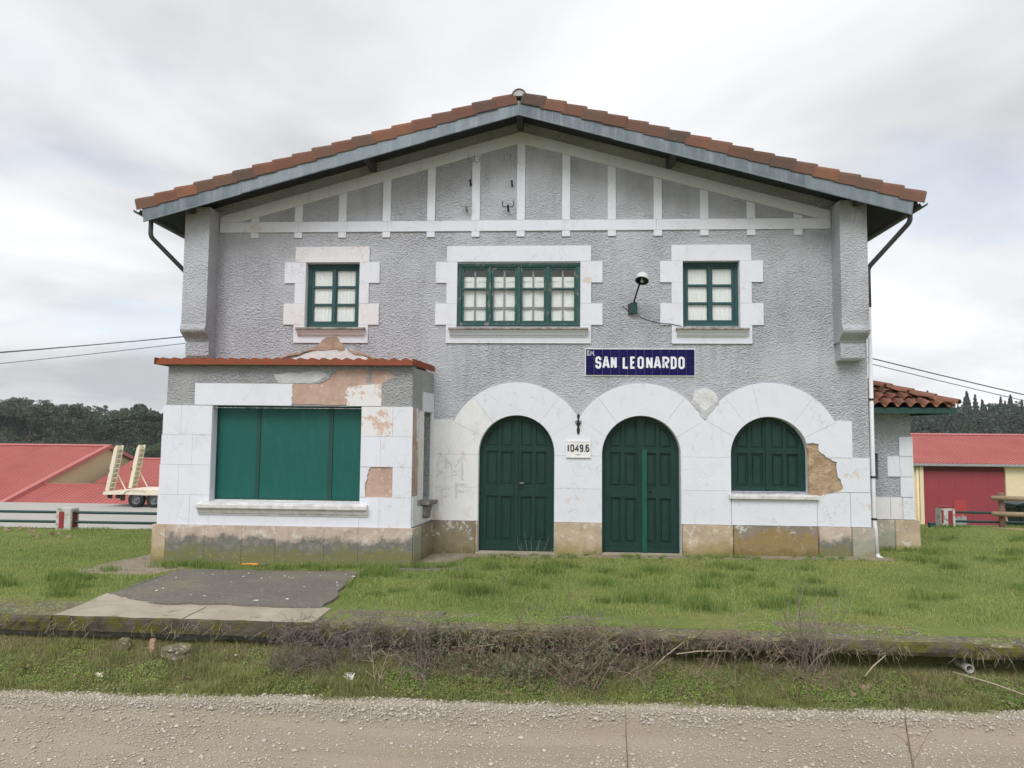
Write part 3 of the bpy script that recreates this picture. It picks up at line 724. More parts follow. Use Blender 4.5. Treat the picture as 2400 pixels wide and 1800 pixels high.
for ca, cb_, m12, pm in ((D1, D2, mid12, ['plaster_worn', 'plaster', 'plaster']), (D2, W3, mid23, ['plaster_worn', 'plaster', 'plaster'])):
    a, b = ca[0] + ca[2], cb_[0] - cb_[2]
    blk(rect(a, b, .645, ZC[0]), pm[0], jit=jit()); blk(rect(a, b, *ZC), pm[1], jit=jit())
    blk([(a, ZC[1]), (b, ZC[1])] + arc(*cb_, 180, 153, 6) + [m12] + arc(*ca, 27, 0, 6), pm[2], jit=jit())
# right of the arched window: plaster has fallen off and shows the stone
xj = W3[0] + W3[2]
brk = [(5.12, 2.275), (5.155, 2.262), (5.215, 2.25), (5.205, 2.19), (5.212, 2.12), (5.27, 2.07), (5.33, 2.035), (5.36, 1.99)]
brk2 = [(5.36, 1.985), (5.43, 1.965), (5.48, 1.925), (5.555, 1.905), (5.548, 1.80), (5.562, 1.67), (5.575, 1.60), (5.625, 1.56), (5.635, 1.49), (5.66, 1.44), (5.665, 1.385), (5.62, 1.335), (5.58, 1.318)]
blk(arc(W3[0], W3[1], W3[2], 27, 18, 3) + brk + [(5.865, 1.99), (5.865, 2.715), (5.56, 2.725), jp(W3, 27, RO)], 'plaster', jit=0, gap=.002)
blk(brk2 + [(6.19, 1.318), (6.19, 1.988)], 'plaster_worn', jit=.001, gap=.002)
blk([(xj - .02, 2.275)] + brk + brk2 + rag((5.58, 1.318), (5.0, 1.20), 7, .02, 4) + [(5.0, 1.20), (5.0, 1.8)], 'stone_core', 'exposed_stone', y0=-.004, y1=.02, gap=0)
blk(rect(2.52, 3.5, .645, ZC[0]), 'plaster_flaking' if False else 'plaster_worn', jit=.004, y0=-.026) if False else None
blk(rect(3.505, 5.16, .645, 1.16), 'plaster', jit=jit())
blk([(5.165, .645), (5.80, .645), (5.80, 1.31), (5.58, 1.312)] + rag((5.56, 1.30), (5.19, 1.235), 6, .012, 9) + [(5.165, 1.235)], 'plaster_worn', jit=.002)
blk(rect(5.805, 6.19, .645, 1.312), 'plaster_worn', jit=jit())
MB().hull_prism([(-.10, 1.165), (-.11, 1.17), (-.11, 1.225), (-.09, 1.235), (.25, 1.30), (.25, 1.16)], lambda y, z, x: (x, y, z), 3.44, 5.19).build('window_sill', 'sill_white', ST) if False else None
bare('sill_white', (.50, .48, .45), (.78, .77, .76), 6, .012)
MB().hull_prism([(-.10, 1.165), (-.11, 1.17), (-.11, 1.225), (-.09, 1.235), (.22, 1.298), (.22, 1.20), (-.03, 1.165)], lambda y, z, x: (x, y, z), 3.455, 5.18).build('window_sill', 'sill_white', ST)
# blank round medallion scar between the arches, with run-down plaster below
blk([(3.0 + .245 * math.cos(t) * (1 + .05 * math.sin(3 * t + 1)), 3.135 + .215 * math.sin(t) * (1 + .06 * math.cos(4 * t))) for t in [2 * math.pi * k / 26 for k in range(26)]], 'white_mortar', 'plaster_medallion', y0=-.035, gap=0)
blk(rag((2.72, 3.08), (2.99, 2.72), 8, .02, 31) + rag((3.0, 2.72), (3.29, 3.09), 8, .02, 32) + rag((3.26, 3.12), (3.0, 2.91), 7, .015, 33) + rag((3.0, 2.91), (2.74, 3.14), 7, .015, 34), 'grey_mortar', 'plaster_scar', y0=-.044, gap=0)
# plinth
for a, b, m_ in ((-2.49, -1.58, 'plinth_brown'), (.0, .95, 'plinth_cream'), (2.53, 3.52, 'plinth_cream'), (3.525, 5.16, 'plinth_ochre'), (5.165, 5.80, 'plinth_pink'), (5.805, 6.24, 'plinth_grey')):
    MB().prism(inset([(a, -.25), (b, -.25)] + list(reversed(rag((a, .64), (b, .64), 9, .006, int(a * 7 + 60)))) if False else inset(rect(a, b, -.25, .642), 0), .003), -.075, .01).build('plinth_block', m_, ST, bevel=.012)
MB().prism(rect(-1.579, -1.541, -.1, .642), -.055, .02).build('plinth_block', 'plinth_cream', ST)
MB().box(6.2, 6.24, .012, DEPTH, -.3, .64).build('plinth_block', 'plinth_grey', ST)
MB().box(XL - .05, XL, -.05, DEPTH, -.3, .62).build('plinth_block', 'plinth_pink', ST)

# doors and arched shutter
def leaf_panels(c, z0, z_mid, z_low, zs):
    """panel openings of the two leaves; returns list of polygons"""
    cx, cz, r = c; out = []
    for s in (-1, 1):
        for (u0, u1) in ((.085, .315), (.385, .61)):
            a, b = cx + s * u0, cx + s * u1
            if s < 0: a, b = b, a
            for (p, q) in zs: out.append(rect(a, b, p, q))
            rr = r - .085; top = []
            n = 7
            for i in range(n + 1):
                xx = b + (a - b) * i / n; d = rr * rr - (xx - cx) ** 2; top.append((xx, max(z_mid + .03, cz + math.sqrt(max(d, 0)))))
            out.append([(a, z_mid), (b, z_mid)] + top)
    return out
def arched_door(c, z0, y, zs, z_mid, mat, name='door', handle=None):
    o = thing_part(name, ST); cx, cz, r = c; r2 = r + .0
    hs = leaf_panels(c, z0, z_mid, 0, zs)
    for s in (-1, 1):
        if s < 0: poly = [(cx - r2, z0), (cx - .004, z0)] + arc(cx, cz, r2, 90.3, 180, 16)
        else: poly = [(cx + .004, z0), (cx + r2, z0)] + arc(cx, cz, r2, 0, 89.7, 16)
        hh = [h for h in hs if (sum(p[0] for p in h) / len(h) - cx) * s > 0]
        MB().prism(poly, y, y + .05, hh).build('door_leaf', mat, o, bevel=.012)
        for h in hh:
            MB().prism(inset(h, -.004), y + .034, y + .052).build('door_panel', mat, o)
            k = inset(h, .035)
            MB().prism(k, y + .016, y + .0345).build('raised_panel', mat, o, bevel=.014)
    MB().box(cx - .035, cx + .035, y - .022, y - .001, z0 + .02, cz + r - .03).build('astragal', mat, o, bevel=.008)
    if z0 < .5: MB().box(cx - r + .01, cx + r - .01, y - .025, y - .002, z0 + .005, z0 + .11).build('kick_rail', mat, o, bevel=.01)
    return o
ZS = [(.24, 1.13), (1.36, 2.04)]
d1 = arched_door(D1, .035, .16, ZS, 2.15, 'green_door')
MB().tube([(-.70, .155, 1.40), (-.70, .10, 1.40), (-.62, .10, 1.405)], .011, 8).build('handle', 'grey_iron', d1)
MB().box(-.735, -.675, .142, .158, 1.30, 1.46).build('lock_plate', 'black_iron', d1)
d2 = arched_door(D2, .045, .18, ZS, 2.15, 'green_door')
MB().box(1.765, 1.865, .125, .157, .06, 2.10).build('cover_strip', 'green_strip', d2, bevel=.004)
MB().lathe([(.004, .13), (.022, .135), (.024, .155), (.014, .165), (.014, .18)], (1.93, 0, 1.28), 'y', 12).build('handle', 'black_iron', d2, smooth=True)
arched_door(W3, 1.30, .17, [(1.40, 2.05)], 2.16, 'green_door', 'shutter_window')
MB().box(-1.58, .04, -.06, .30, -.12, .032).build('door_step', 'concrete', ST); MB().box(.93, 2.55, -.06, .30, -.12, .042).build('door_step', 'concrete', ST)
# dark reveals behind the doors are part of the wall thickness; a back board closes each opening
for c, z0 in ((D1, .035), (D2, .045), (W3, 1.30)): MB().prism(arch_open((c[0], c[1], c[2] - .005), z0 + .004), .30, .33).build('back_board', 'interior', ST)

# ------------------------------------------------------------------ ticket-office bay
BY = -1.35; K = .9748
def B(x, z): return (x * K, 2.38 + (z - 2.38) * K)
def BP(*pts): return [B(*p) for p in pts]
def brect(x0, x1, z0, z1): return BP((x0, z0), (x1, z0), (x1, z1), (x0, z1))
bay_open = brect(-6.635, -3.70, 1.05, 2.905)
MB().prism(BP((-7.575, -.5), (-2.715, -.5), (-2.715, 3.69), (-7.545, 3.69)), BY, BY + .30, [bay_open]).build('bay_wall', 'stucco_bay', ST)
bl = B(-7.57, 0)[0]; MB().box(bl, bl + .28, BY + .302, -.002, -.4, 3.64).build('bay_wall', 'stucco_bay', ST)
# side wall turned slightly outwards, with a narrow blocked window
P0 = Vector((B(-2.715, 0)[0] + .002, BY)); P1 = Vector((-2.49, 0)); sd = (P1 - P0); SLEN = sd.length; sd.normalize(); sn = Vector((sd.y, -sd.x))
def side(s_, d, z):                       # s along the side, d outwards is negative
    p = P0 + sd * s_ - sn * d; return (p.x, p.y, z)
so = rect(.66, 1.17, 1.12, 2.80)
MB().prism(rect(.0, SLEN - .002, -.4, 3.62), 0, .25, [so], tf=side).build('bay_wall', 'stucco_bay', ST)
MB().prism(rect(.64, 1.19, 1.10, 2.82), .16, .19, tf=side).build('blocked_window', 'grey_mortar', ST)
for q, m_ in ((rect(.60, SLEN - .01, 2.82, 3.20), 'plaster_worn'), (rect(.02, .30, .66, 1.22), 'plaster_old'), (rect(.34, .655, 1.12, 1.80), 'plaster_old'), (rect(.34, .655, 1.80, 2.36), 'plaster_old'), (rect(.34, .655, 2.36, 2.82), 'plaster_old'),
              (rect(1.175, SLEN - .01, .66, 1.55), 'plaster_pinkish'), (rect(1.175, SLEN - .01, 1.55, 2.20), 'plaster_worn'), (rect(1.175, SLEN - .01, 2.20, 2.82), 'plaster_worn'), (rect(.30, 1.175, .66, 1.0), 'plaster_old')):
    MB().prism(inset(q, .002), -.028, .01, tf=side).build('ashlar_block', m_, ST)
crackL = rag((.02, .66), (.03, 2.80), 12, .012, 41); crackR = rag((.20, 2.80), (.33, 1.9), 6, .02, 42) + rag((.33, 1.9), (.30, .68), 7, .03, 43)
MB().prism([(.025, 1.24)] + rag((.03, 1.25), (.03, 2.86), 9, .006, 41) + [(.03, 2.86)] + rag((.16, 2.86), (.20, 2.0), 6, .02, 42) + rag((.30, 1.9), (.31, 1.24), 5, .015, 43) + [(.31, 1.24)], -.018, .01, tf=side).build('exposed_core', 'salmon', ST)
MB().prism(rag((.215, 2.86), (.225, 2.02), 6, .012, 44) + rag((.325, 1.9), (.327, 1.25), 5, .008, 45) + [(.335, 1.25), (.335, 2.86)], -.022, .01, tf=side).build('ashlar_block', 'plaster_flaking', ST)
# broken little sill on the side
W = MB(); W.prism(rag((.58, 1.02), (1.30, 1.0), 6, .015, 50) + rag((1.30, 1.06), (.58, 1.10), 5, .01, 51), -.16, .02, tf=side); W.prism(rag((.62, .80), (1.0, .74), 5, .03, 52) + rag((1.15, 1.0), (.60, 1.02), 4, .01, 53), -.09, .0, tf=side); W.build('broken_sill', 'dark_stone', ST)
MB().prism(rect(-.02, .42, -.3, .635), -.075, .01, tf=side).build('plinth_block', 'plinth_grey', ST)
MB().prism(rect(.424, SLEN - .01, -.3, .625), -.065, .01, tf=side).build('plinth_block', 'plinth_brown', ST)
# front ashlar of the bay
YF0, YF1 = BY - .03, BY + .012
def bb(poly, mat, y0=None, name='ashlar_block', gap=.0018, j=None):
    y0 = YF0 if y0 is None else y0
    return MB().prism(inset([B(*p) for p in poly], gap), y0 + (jit() if j is None else j), YF1).build(name, mat, ST)
rows = [(.60, 1.17), (1.17, 1.745), (1.745, 2.325), (2.325, 2.895)]; jl = [-7.02, -7.26, -7.01, -7.25]; jr = [-3.32, -3.07, -3.32, -3.09]
xl_ = [-7.655, -7.645, -7.63, -7.615]
for k, (a, b) in enumerate(rows):
    bb(rect(xl_[k], jl[k], a, b), 'plaster')
    if k: bb(rect(jl[k], -6.635, a, b), 'plaster')
    if k != 1: bb(rect(jr[k], -2.705, a, b), 'plaster_worn')
    else: bb(rect(-3.075, -2.705, a, b), 'plaster_worn')
bb(rect(jl[0], -6.635, .60, 1.17), 'plaster'); bb(rect(-6.635, -3.70, .60, 1.045), 'plaster'); bb(rect(-3.70, jr[0], .60, 1.17), 'plaster')
bb(rect(-3.70, jr[2], 1.745, 2.325), 'plaster'); bb(rect(-3.70, jr[3], 2.325, 2.895), 'plaster_flaking')
hole_l = rag((-3.59, 1.175), (-3.605, 1.43), 5, .012, 61) + rag((-3.605, 1.43), (-3.50, 1.74), 6, .02, 62)
bb([(-3.70, 1.175)] + hole_l + [(-3.50, 1.74), (-3.70, 1.74)], 'plaster_worn', gap=.002, j=0)
bb([(-3.63, 1.165), (-3.07, 1.165), (-3.07, 1.75), (-3.63, 1.75)], 'salmon', y0=BY - .006, name='exposed_core', gap=0, j=0)
# lintel: left half whitewashed, right half bare
lm = rag((-5.08, 2.90), (-5.05, 3.33), 8, .03, 63)
bb([(-7.0, 2.905)] + [(-5.60, 2.902)] + lm + [(-5.05, 3.325), (-7.0, 3.33)], 'plaster', gap=.002, j=0, name='lintel')
bb([(-5.66, 2.935)] + rag((-5.4, 2.93), (-3.95, 2.925), 14, .012, 64) + [(-3.95, 2.925), (-3.94, 3.335)] + rag((-3.95, 3.335), (-5.66, 3.32), 8, .008, 66), 'salmon', y0=BY - .020, gap=0, j=0, name='lintel')
bb(rag((-3.97, 2.905), (-4.02, 3.15), 6, .05, 67) + rag((-4.02, 3.15), (-3.90, 3.34), 4, .03, 68) + [(-3.32, 3.34), (-3.32, 2.905)], 'plaster_flaking', gap=.001, j=.002, name='lintel')
# render lost above the lintel: a coat with ragged holes, bare wall behind
pA = rag((-4.75, 3.31), (-4.35, 3.42), 5, .03, 70) + rag((-4.35, 3.42), (-4.22, 3.58), 5, .03, 71) + rag((-4.20, 3.60), (-3.65, 3.62), 6, .02, 72) + rag((-3.6, 3.6), (-3.62, 3.37), 4, .02, 73) + [(-3.62, 3.30)]
pB = rag((-3.56, 3.36), (-3.54, 3.58), 4, .015, 74) + rag((-3.5, 3.6), (-3.08, 3.55), 5, .02, 75) + rag((-3.08, 3.5), (-3.25, 3.35), 4, .03, 76) + [(-3.4, 3.30)]
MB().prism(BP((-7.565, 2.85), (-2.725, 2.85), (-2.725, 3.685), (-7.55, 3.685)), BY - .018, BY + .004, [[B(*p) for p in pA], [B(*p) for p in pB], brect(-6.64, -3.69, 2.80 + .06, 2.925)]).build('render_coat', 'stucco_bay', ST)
for pp in (pA, pB): MB().prism(inset([B(*p) for p in pp], -.02), BY - .003, BY + .005).build('bare_patch', 'salmon', ST)
bb(rag((-5.35, 3.34), (-5.45, 3.5), 4, .03, 77) + rag((-5.45, 3.52), (-4.35, 3.58), 8, .03, 78) + rag((-4.38, 3.5), (-4.52, 3.39), 3, .02, 79) + rag((-4.55, 3.38), (-4.85, 3.33), 4, .02, 80), 'grey_mortar', y0=BY - .023, gap=0, j=0, name='render_repair')
# sill of the bay
sill = [(BY - .03, .80), (BY - .05, .80), (BY - .055, .825), (BY - .075, .84), (BY - .10, .90), (BY - .14, .93), (BY - .15, .94), (BY - .15, 1.0), (BY - .12, 1.015), (BY + .18, 1.075), (BY + .18, .95), (BY - .03, .95)]
MB().hull_prism(sill, lambda y, z, x: (x, y, B(0, z)[1]), B(-6.83, 0)[0], B(-3.54, 0)[0]).build('window_sill', 'sill_white', ST)
MB().prism([(p[0], p[1]) for p in bay_open], BY - .004, BY + .175, [inset(bay_open, .006)]).build('reveal', 'plaster', ST)
# green boarding
o = thing_part('boarded_window', ST); yb = BY + .19
xa, za = B(-6.635, 1.05); xb, zb = B(-3.70, 2.905)
MB().prism(rect(xa, xb, za + .01, zb + .03), yb + .03, yb + .05).build('backing_board', 'green_dark_bar', o)
cutx = [B(v, 0)[0] for v in (-6.60, -5.83, -5.755, -4.40, -4.31, -3.715)]
for a, b in ((cutx[0], cutx[1]), (cutx[2], cutx[3]), (cutx[4], cutx[5])): MB().box(a, b, yb + .004, yb + .029, za + .03, zb + .02).build('board', 'green_panel', o)
for a, b in ((cutx[1] + .002, cutx[2] - .002), (cutx[3] + .002, cutx[4] - .002)): MB().box(a, b, yb - .012, yb + .029, za + .012, zb + .02).build('mullion', 'green_dark_bar', o)
MB().box(xa + .004, cutx[0] - .002, yb - .01, yb + .029, za + .012, zb + .02).build('frame', 'green_dark_bar', o); MB().box(xa + .03, xb - .01, yb - .015, yb + .002, za + .012, za + .05).build('bottom_rail', 'green_dark_bar', o)
# plinth of the bay
pj = [-7.72, -7.45, -6.68, -5.95, -5.30, -4.35, -3.70, -2.66]
for a, b in zip(pj, pj[1:]):
    MB().prism(inset(brect(a, b, -.5, .60), .0008), BY - .075, BY + .01).build('plinth_block', 'plinth_cream' if a < -7.5 else 'plinth_pink', ST, bevel=.004)
# metal tile roof of the bay
o = thing_part('bay_roof', ST); RYF = BY - .17
xa, xb = -7.50, -2.655; n = 176; pitch = (xb - xa) / 22; V_ = []; ny = 7
for j in range(ny + 1):
    t = j / ny; yy = RYF + (0 - RYF) * t; zz_ = 3.712 + .03 * t
    for i in range(n + 1):
        u = (xa + (xb - xa) * i / n); ph = ((u - xa) / pitch) % 1; w_ = abs(math.sin(math.pi * ph)) ** .8
        V_.append((u, yy, zz_ + .066 * w_))
F_ = [(j * (n + 1) + i, j * (n + 1) + i + 1, (j + 1) * (n + 1) + i + 1, (j + 1) * (n + 1) + i) for j in range(ny) for i in range(n)]
MB().add(V_, F_).build('roof_sheet', 'tile_sheet', o, smooth=True, fix=False)
sc = [(xa - .02, 3.645), (xb + .02, 3.645), (xb + .02, 3.72)] + [(xb - (xb - xa) * i / 176, 3.714 + .066 * abs(math.sin(math.pi * i / 8)) ** .8) for i in range(177)] + [(xa - .02, 3.72)]
MB().prism(sc, RYF - .012, RYF - .002).build('eave_flashing', 'tile_sheet', o)
MB().box(xa, xb, RYF, -.004, 3.652, 3.70).build('roof_board', 'soffit', o)
MB().hull_prism([(0, 0), (.012, 0), (.012, .10), (0, .125)], lambda u, v, y: (-2.64 + u + .16 * (y - RYF) / (-RYF), y, 3.655 + v), RYF - .01, -.005).build('eave_flashing', 'tile_sheet', o)
MB().hull_prism([(0, 0), (.012, 0), (.012, .13), (0, .10)], lambda u, v, y: (-7.515 - .05 + u, y, 3.65 + v), RYF - .01, -.005).build('eave_flashing', 'tile_sheet', o)
# scar of the earlier, steeper bay roof on the main wall
def wp(poly, mat, y0, name): return MB().prism(poly, y0, .01).build(name, mat, ST)
wp(rag((-5.05, 4.12), (-4.78, 4.33), 5, .02, 81) + rag((-4.74, 4.36), (-4.55, 4.37), 3, .01, 82) + rag((-4.52, 4.36), (-4.33, 4.14), 5, .02, 83) + rag((-4.35, 4.10), (-4.98, 4.09), 6, .02, 84), 'brown_mortar', -.040, 'roof_scar')
wp(rag((-5.0, 4.10), (-4.66, 4.20), 6, .02, 85) + rag((-4.62, 4.20), (-4.15, 4.07), 6, .03, 86) + rag((-4.15, 4.05), (-3.7, 3.90), 5, .02, 87) + [(-3.75, 3.80), (-5.5, 3.80)] + rag((-5.45, 3.93), (-5.05, 4.06), 5, .02, 88), 'white_mortar', -.03, 'roof_scar')
W = MB()
for (a, b, w1, w2) in (((-5.95, 3.89), (-4.95, 4.16), .035, .06), ((-4.30, 4.13), (-3.45, 3.88), .05, .035)):
    W.prism(rag(a, b, 9, .012, 90) + rag((b[0], b[1] - w2), (a[0], a[1] - w1), 9, .02, 91), -.055, .01)
W.build('roof_scar', 'brown_mortar', ST)

# ------------------------------------------------------------------ main roof
RF = thing_part('roof', ST); YA, YZ = -.83, DEPTH + .7
ang = math.atan(.275); ca, sa = math.cos(ang), math.sin(ang); EAV = 7.60
for s in (-1, 1):
    xe = XC + s * EAV
    MB().hull_prism([(XC, soff(XC)), (xe, soff(xe)), (xe, soff(xe) + .055), (XC, soff(XC) + .055)], lambda x_, z_, y_: (x_, y_, z_), YA, YZ).build('roof_deck', 'soffit', RF)
    cutsx = [0, 1.85, 3.7, 5.55, 7.52] if s < 0 else [0, 1.83, 3.66, 5.5, 7.44]
    for k, (a, b) in enumerate(zip(cutsx, cutsx[1:])):
        x0_, x1_ = XC + s * a, XC + s * b; dz = [.006, -.006, .0, -.01][k]; dy = [.0, -.004, -.0005, -.005][k]
        x1b = x1_ + s * .03
        poly = [(x0_ - (0 if k == 0 else s * .0), soff(x0_) - .215 + dz), (x1b, soff(x1b) - .215 + dz), (x1b + (s * .05 if k == 3 else 0), soff(x1b) + .06), (x0_, soff(x0_) + .06)]
        if s > 0: poly = list(reversed(poly))
        MB().prism(poly, YA - .03 + dy, YA - .012 + dy).build('fascia_sheet', 'zinc', RF)
        q = [(p[0], p[1]) for p in ((x0_, soff(x0_) - .235 + dz), (x1b, soff(x1b) - .235 + dz), (x1b, soff(x1b) - .212 + dz), (x0_, soff(x0_) - .212 + dz))]
        MB().prism(q, YA - .038 + dy, YA - .004 + dy).build('fascia_lip', 'zinc', RF)
# verge tiles: skirt plus roll, laid one over the next
def verge_tile(sgn):
    W = MB(); L, n = .47, 6
    sec = [(0, -.055), (0, .12)] + [(.085 - .085 * math.cos(t), .12 + .075 * math.sin(t)) for t in [math.pi * k / n for k in range(1, n + 1)]] + [(.19, .10), (.19, .08), (.012, .105), (.012, -.055)]
    m_ = len(sec); V_ = []
    for t, lift, tap in ((0, .032, 1.04), (.05, .032, 1.04), (L, .0, .96)):
        for (yy, zz_) in sec: V_.append((sgn * (t - L / 2), yy * tap, zz_ * tap + lift))
    F_ = [(k * m_ + i, k * m_ + (i + 1) % m_, (k + 1) * m_ + (i + 1) % m_, (k + 1) * m_ + i) for k in range(2) for i in range(m_)] + [tuple(range(m_)), tuple(2 * m_ + i for i in reversed(range(m_)))]
    me = W.add(V_, F_).mesh('verge_tile'); me.materials.append(M('tile')); return me
rt = random.Random(77)
for s in (-1, 1):
    me = verge_tile(-s)
    for k in range(19):
        u = 7.98 - .23 - k * .4155; x = XC + s * u * ca; z = soff(XC) + .062 - u * sa
        o = shared('verge_tile', me, RF, (x, YA - .055 + rt.uniform(-.008, .006), z + rt.uniform(-.004, .004)), (rt.uniform(-.012, .012), s * ang + rt.uniform(-.012, .012), rt.uniform(-.01, .01)))
# broken corner on one verge tile is left to the photo's distance; field of roof tiles
V_ = []; F_ = []
pitch = .24; cols = int((YZ - YA - .1) / pitch)
for s in (-1, 1):
    for r in range(19):
        u0 = 7.98 - r * .4155; u1 = u0 - .46
        for c in range(cols):
            y0 = YA + .12 + c * pitch; k = len(V_)
            for (u, lift) in ((u0, .05), (u1, .02)):
                for i in range(7):
                    t = i / 6; w_ = math.sin(math.pi * t); V_.append((XC + s * (u * ca + (lift + .075 * w_) * sa), y0 + pitch * t, soff(XC) + .06 - u * sa + (lift + .075 * w_) * ca))
            F_ += [(k + i, k + i + 1, k + i + 8, k + i + 7) for i in range(6)]
o = np_mesh('tile_field', V_, F_, 'tile', loc=tuple(WL[RF.name]), parent=RF, smooth=True); o['kind'] = 'stuff'
W = MB(); n = 10; L = .46
sec = [(.145 * math.cos(math.pi * k / n), .145 * math.sin(math.pi * k / n)) for k in range(n + 1)]; sec2 = [(.125 * math.cos(math.pi * k / n), .125 * math.sin(math.pi * k / n)) for k in range(n, -1, -1)]
W.hull_prism(sec + sec2, lambda u, v, a: (u, a, v), 0, L); rme = W.mesh('ridge_tile'); rme.materials.append(M('tile'))
for k in range(int((YZ - YA) / .42)): shared('ridge_tile', rme, RF, (XC, YA - .07 + k * .42, soff(XC) + .15 - .008 * (k % 2)), (-.035, 0, 0))
MB().prism(arc(XC, soff(XC) + .15, .128, 0, 180, 12), YA - .05, YA + .1).build('ridge_mortar', 'grey_mortar', RF)
for x in (-7.48, -3.83, XC, 2.32, 5.86):
    z = soff(x) - .004 - .275 * .06; MB().hull_prism([(-.06, -.17), (.06, -.17), (.06, 0), (-.06, 0)], lambda u, v, y_, x=x, z=z: (x + u, y_, z + v), YA + .10, -.001).build('purlin', 'purlin_wood', RF)
for s in (-1, 1):
    xe = XC + s * (EAV + .06); g = []
    for k in range(9): g.append((xe + s * .03 + .075 * math.cos(math.pi + math.pi * k / 8), soff(xe) + .03 + .075 * math.sin(math.pi + math.pi * k / 8)))
    g2 = [(xe + s * .03 + .068 * math.cos(math.pi + math.pi * k / 8), soff(xe) + .03 + .068 * math.sin(math.pi + math.pi * k / 8)) for k in range(8, -1, -1)]
    MB().hull_prism(g + g2, lambda u, v, a: (u, a, v), YA - .05, YZ).build('gutter', 'dark_pipe', RF)
# downpipes
def bendpath(pts, r=.08, n=5):
    out = [Vector(pts[0])]
    for i in range(1, len(pts) - 1):
        p = Vector(pts[i]); a = (Vector(pts[i - 1]) - p).normalized(); b = (Vector(pts[i + 1]) - p).normalized()
        for k in range(n + 1):
            t = k / n; out.append((p + a * r) * (1 - t) ** 2 + p * 2 * t * (1 - t) + (p + b * r) * t * t)
    out.append(Vector(pts[-1])); return out
xg = XC - (EAV + .09); MB().tube(bendpath([(xg + .16, -.62, 6.80), (xg + .16, -.62, 6.36), (XL - .06, .18, 5.62), (XL - .06, .18, .1)]), .047, 12).build('downpipe', 'dark_pipe', ST, smooth=True)
xg = XC + (EAV + .09); MB().tube(bendpath([(xg - .14, -.62, 6.82), (xg - .14, -.62, 6.55), (XR + .075, .04, 5.80), (XR + .075, .04, 5.0)]), .047, 12).build('downpipe', 'dark_pipe', ST, smooth=True)
dp = MB().tube(bendpath([(XR + .075, .04, 5.02), (XR + .075, .04, .78), (XR + .08, .0, .62), (XR + .092, -.02, .08)], .05), .042, 12).build('downpipe', 'white_pipe', ST, smooth=True)
for z in (3.15, 1.62, .80): MB().lathe([(.047, -.02), (.054, -.018), (.054, .018), (.047, .02)], (XR + .075, .04, z), 'z', 14).build('pipe_clamp', 'black_iron', dp)
MB().tube([(XR + .092, -.02, .12), (XR + .10, -.05, .07), (XR + .13, -.13, .05)], .047, 12).build('pipe_shoe', 'white_pipe', dp, smooth=True)

# ------------------------------------------------------------------ side wing
WG = thing_part('side_wing', ST); WY, WX1 = 1.0, 7.485
MB().prism([(XR + .003, -.3), (WX1, -.3), (WX1 - .02, 3.02), (XR + .003, 3.02)], WY, WY + .3, [rect(6.655, 6.79, 1.525, 2.07)]).build('wall', 'stucco', WG)
MB().box(6.66, 6.785, WY + .20, WY + .22, 1.53, 2.065).build('slot_board', 'grey_frame', WG)
MB().box(WX1 - .30, WX1 - .01, WY + .302, WY + 4.7, -.3, 3.02).build('wall', 'stucco', WG); MB().box(XR + .003, WX1 - .01, WY + 4.702, WY + 5.0, -.3, 3.02).build('wall', 'stucco', WG)
for q, m_ in ((rect(7.215, WX1 + .008, 2.015, 2.42), 'plaster'), (rect(6.965, 7.215, 1.585, 2.01), 'plaster'), (rect(7.219, WX1 + .01, 1.585, 2.01), 'plaster_worn'), (rect(7.222, WX1 + .014, 1.165, 1.58), 'plaster_worn'),
              (rect(XR + .01, 7.005, .70, 1.155), 'plaster_pinkish'), (rect(7.01, 7.255, .70, 1.155), 'plaster_pinkish'), (rect(7.26, WX1 + .018, .70, 1.155), 'plaster_worn')):
    MB().prism(inset(q, .002), WY - .028, WY + .01).build('ashlar_block', m_, WG)
for a, b, m_ in ((XR + .04, 7.07, 'plinth_grey'), (7.075, WX1 + .09, 'plinth_cream')):
    MB().prism(inset([(a, -.3), (b + (.03 if b > 7.5 else 0), -.3), (b, .69), (a, .69)], .003), WY - .07, WY + .01).build('plinth_block', m_, WG, bevel=.012)
MB().box(WX1, WX1 + .09, WY + .012, WY + 5, -.3, .69).build('plinth_block', 'plinth_grey', WG)
EY, EX, EZ, SL = .44, 8.10, 3.03, .41                     # eave lines, height and slope of the hipped roof
hx = 6.21; hy = EY + (EX - hx); hz = EZ + SL * (EX - hx); by = WY + 5.55
W = MB()
W.add([(hx, EY, EZ - .10), (EX, EY, EZ - .10), (EX, by, EZ - .10), (hx, by, EZ - .10), (hx, hy, hz - .05), (hx, by - (EX - hx), hz - .05), (hx, EY, EZ - .03), (EX, EY, EZ - .03), (EX, by, EZ - .03), (hx, by, EZ - .03)],
      [(0, 3, 2, 1), (0, 1, 7, 6), (1, 2, 8, 7), (2, 3, 9, 8), (6, 7, 4), (7, 8, 5, 4), (8, 9, 5), (3, 0, 6, 4, 5, 9)])
W.build('roof_deck', 'soffit', WG)
MB().box(hx, EX, EY - .015, EY - .002, EZ - .135, EZ - .02).build('eave_board', 'fence_green', WG); MB().box(EX + .002, EX + .015, EY - .015, by, EZ - .135, EZ - .02).build('eave_board', 'fence_green', WG)
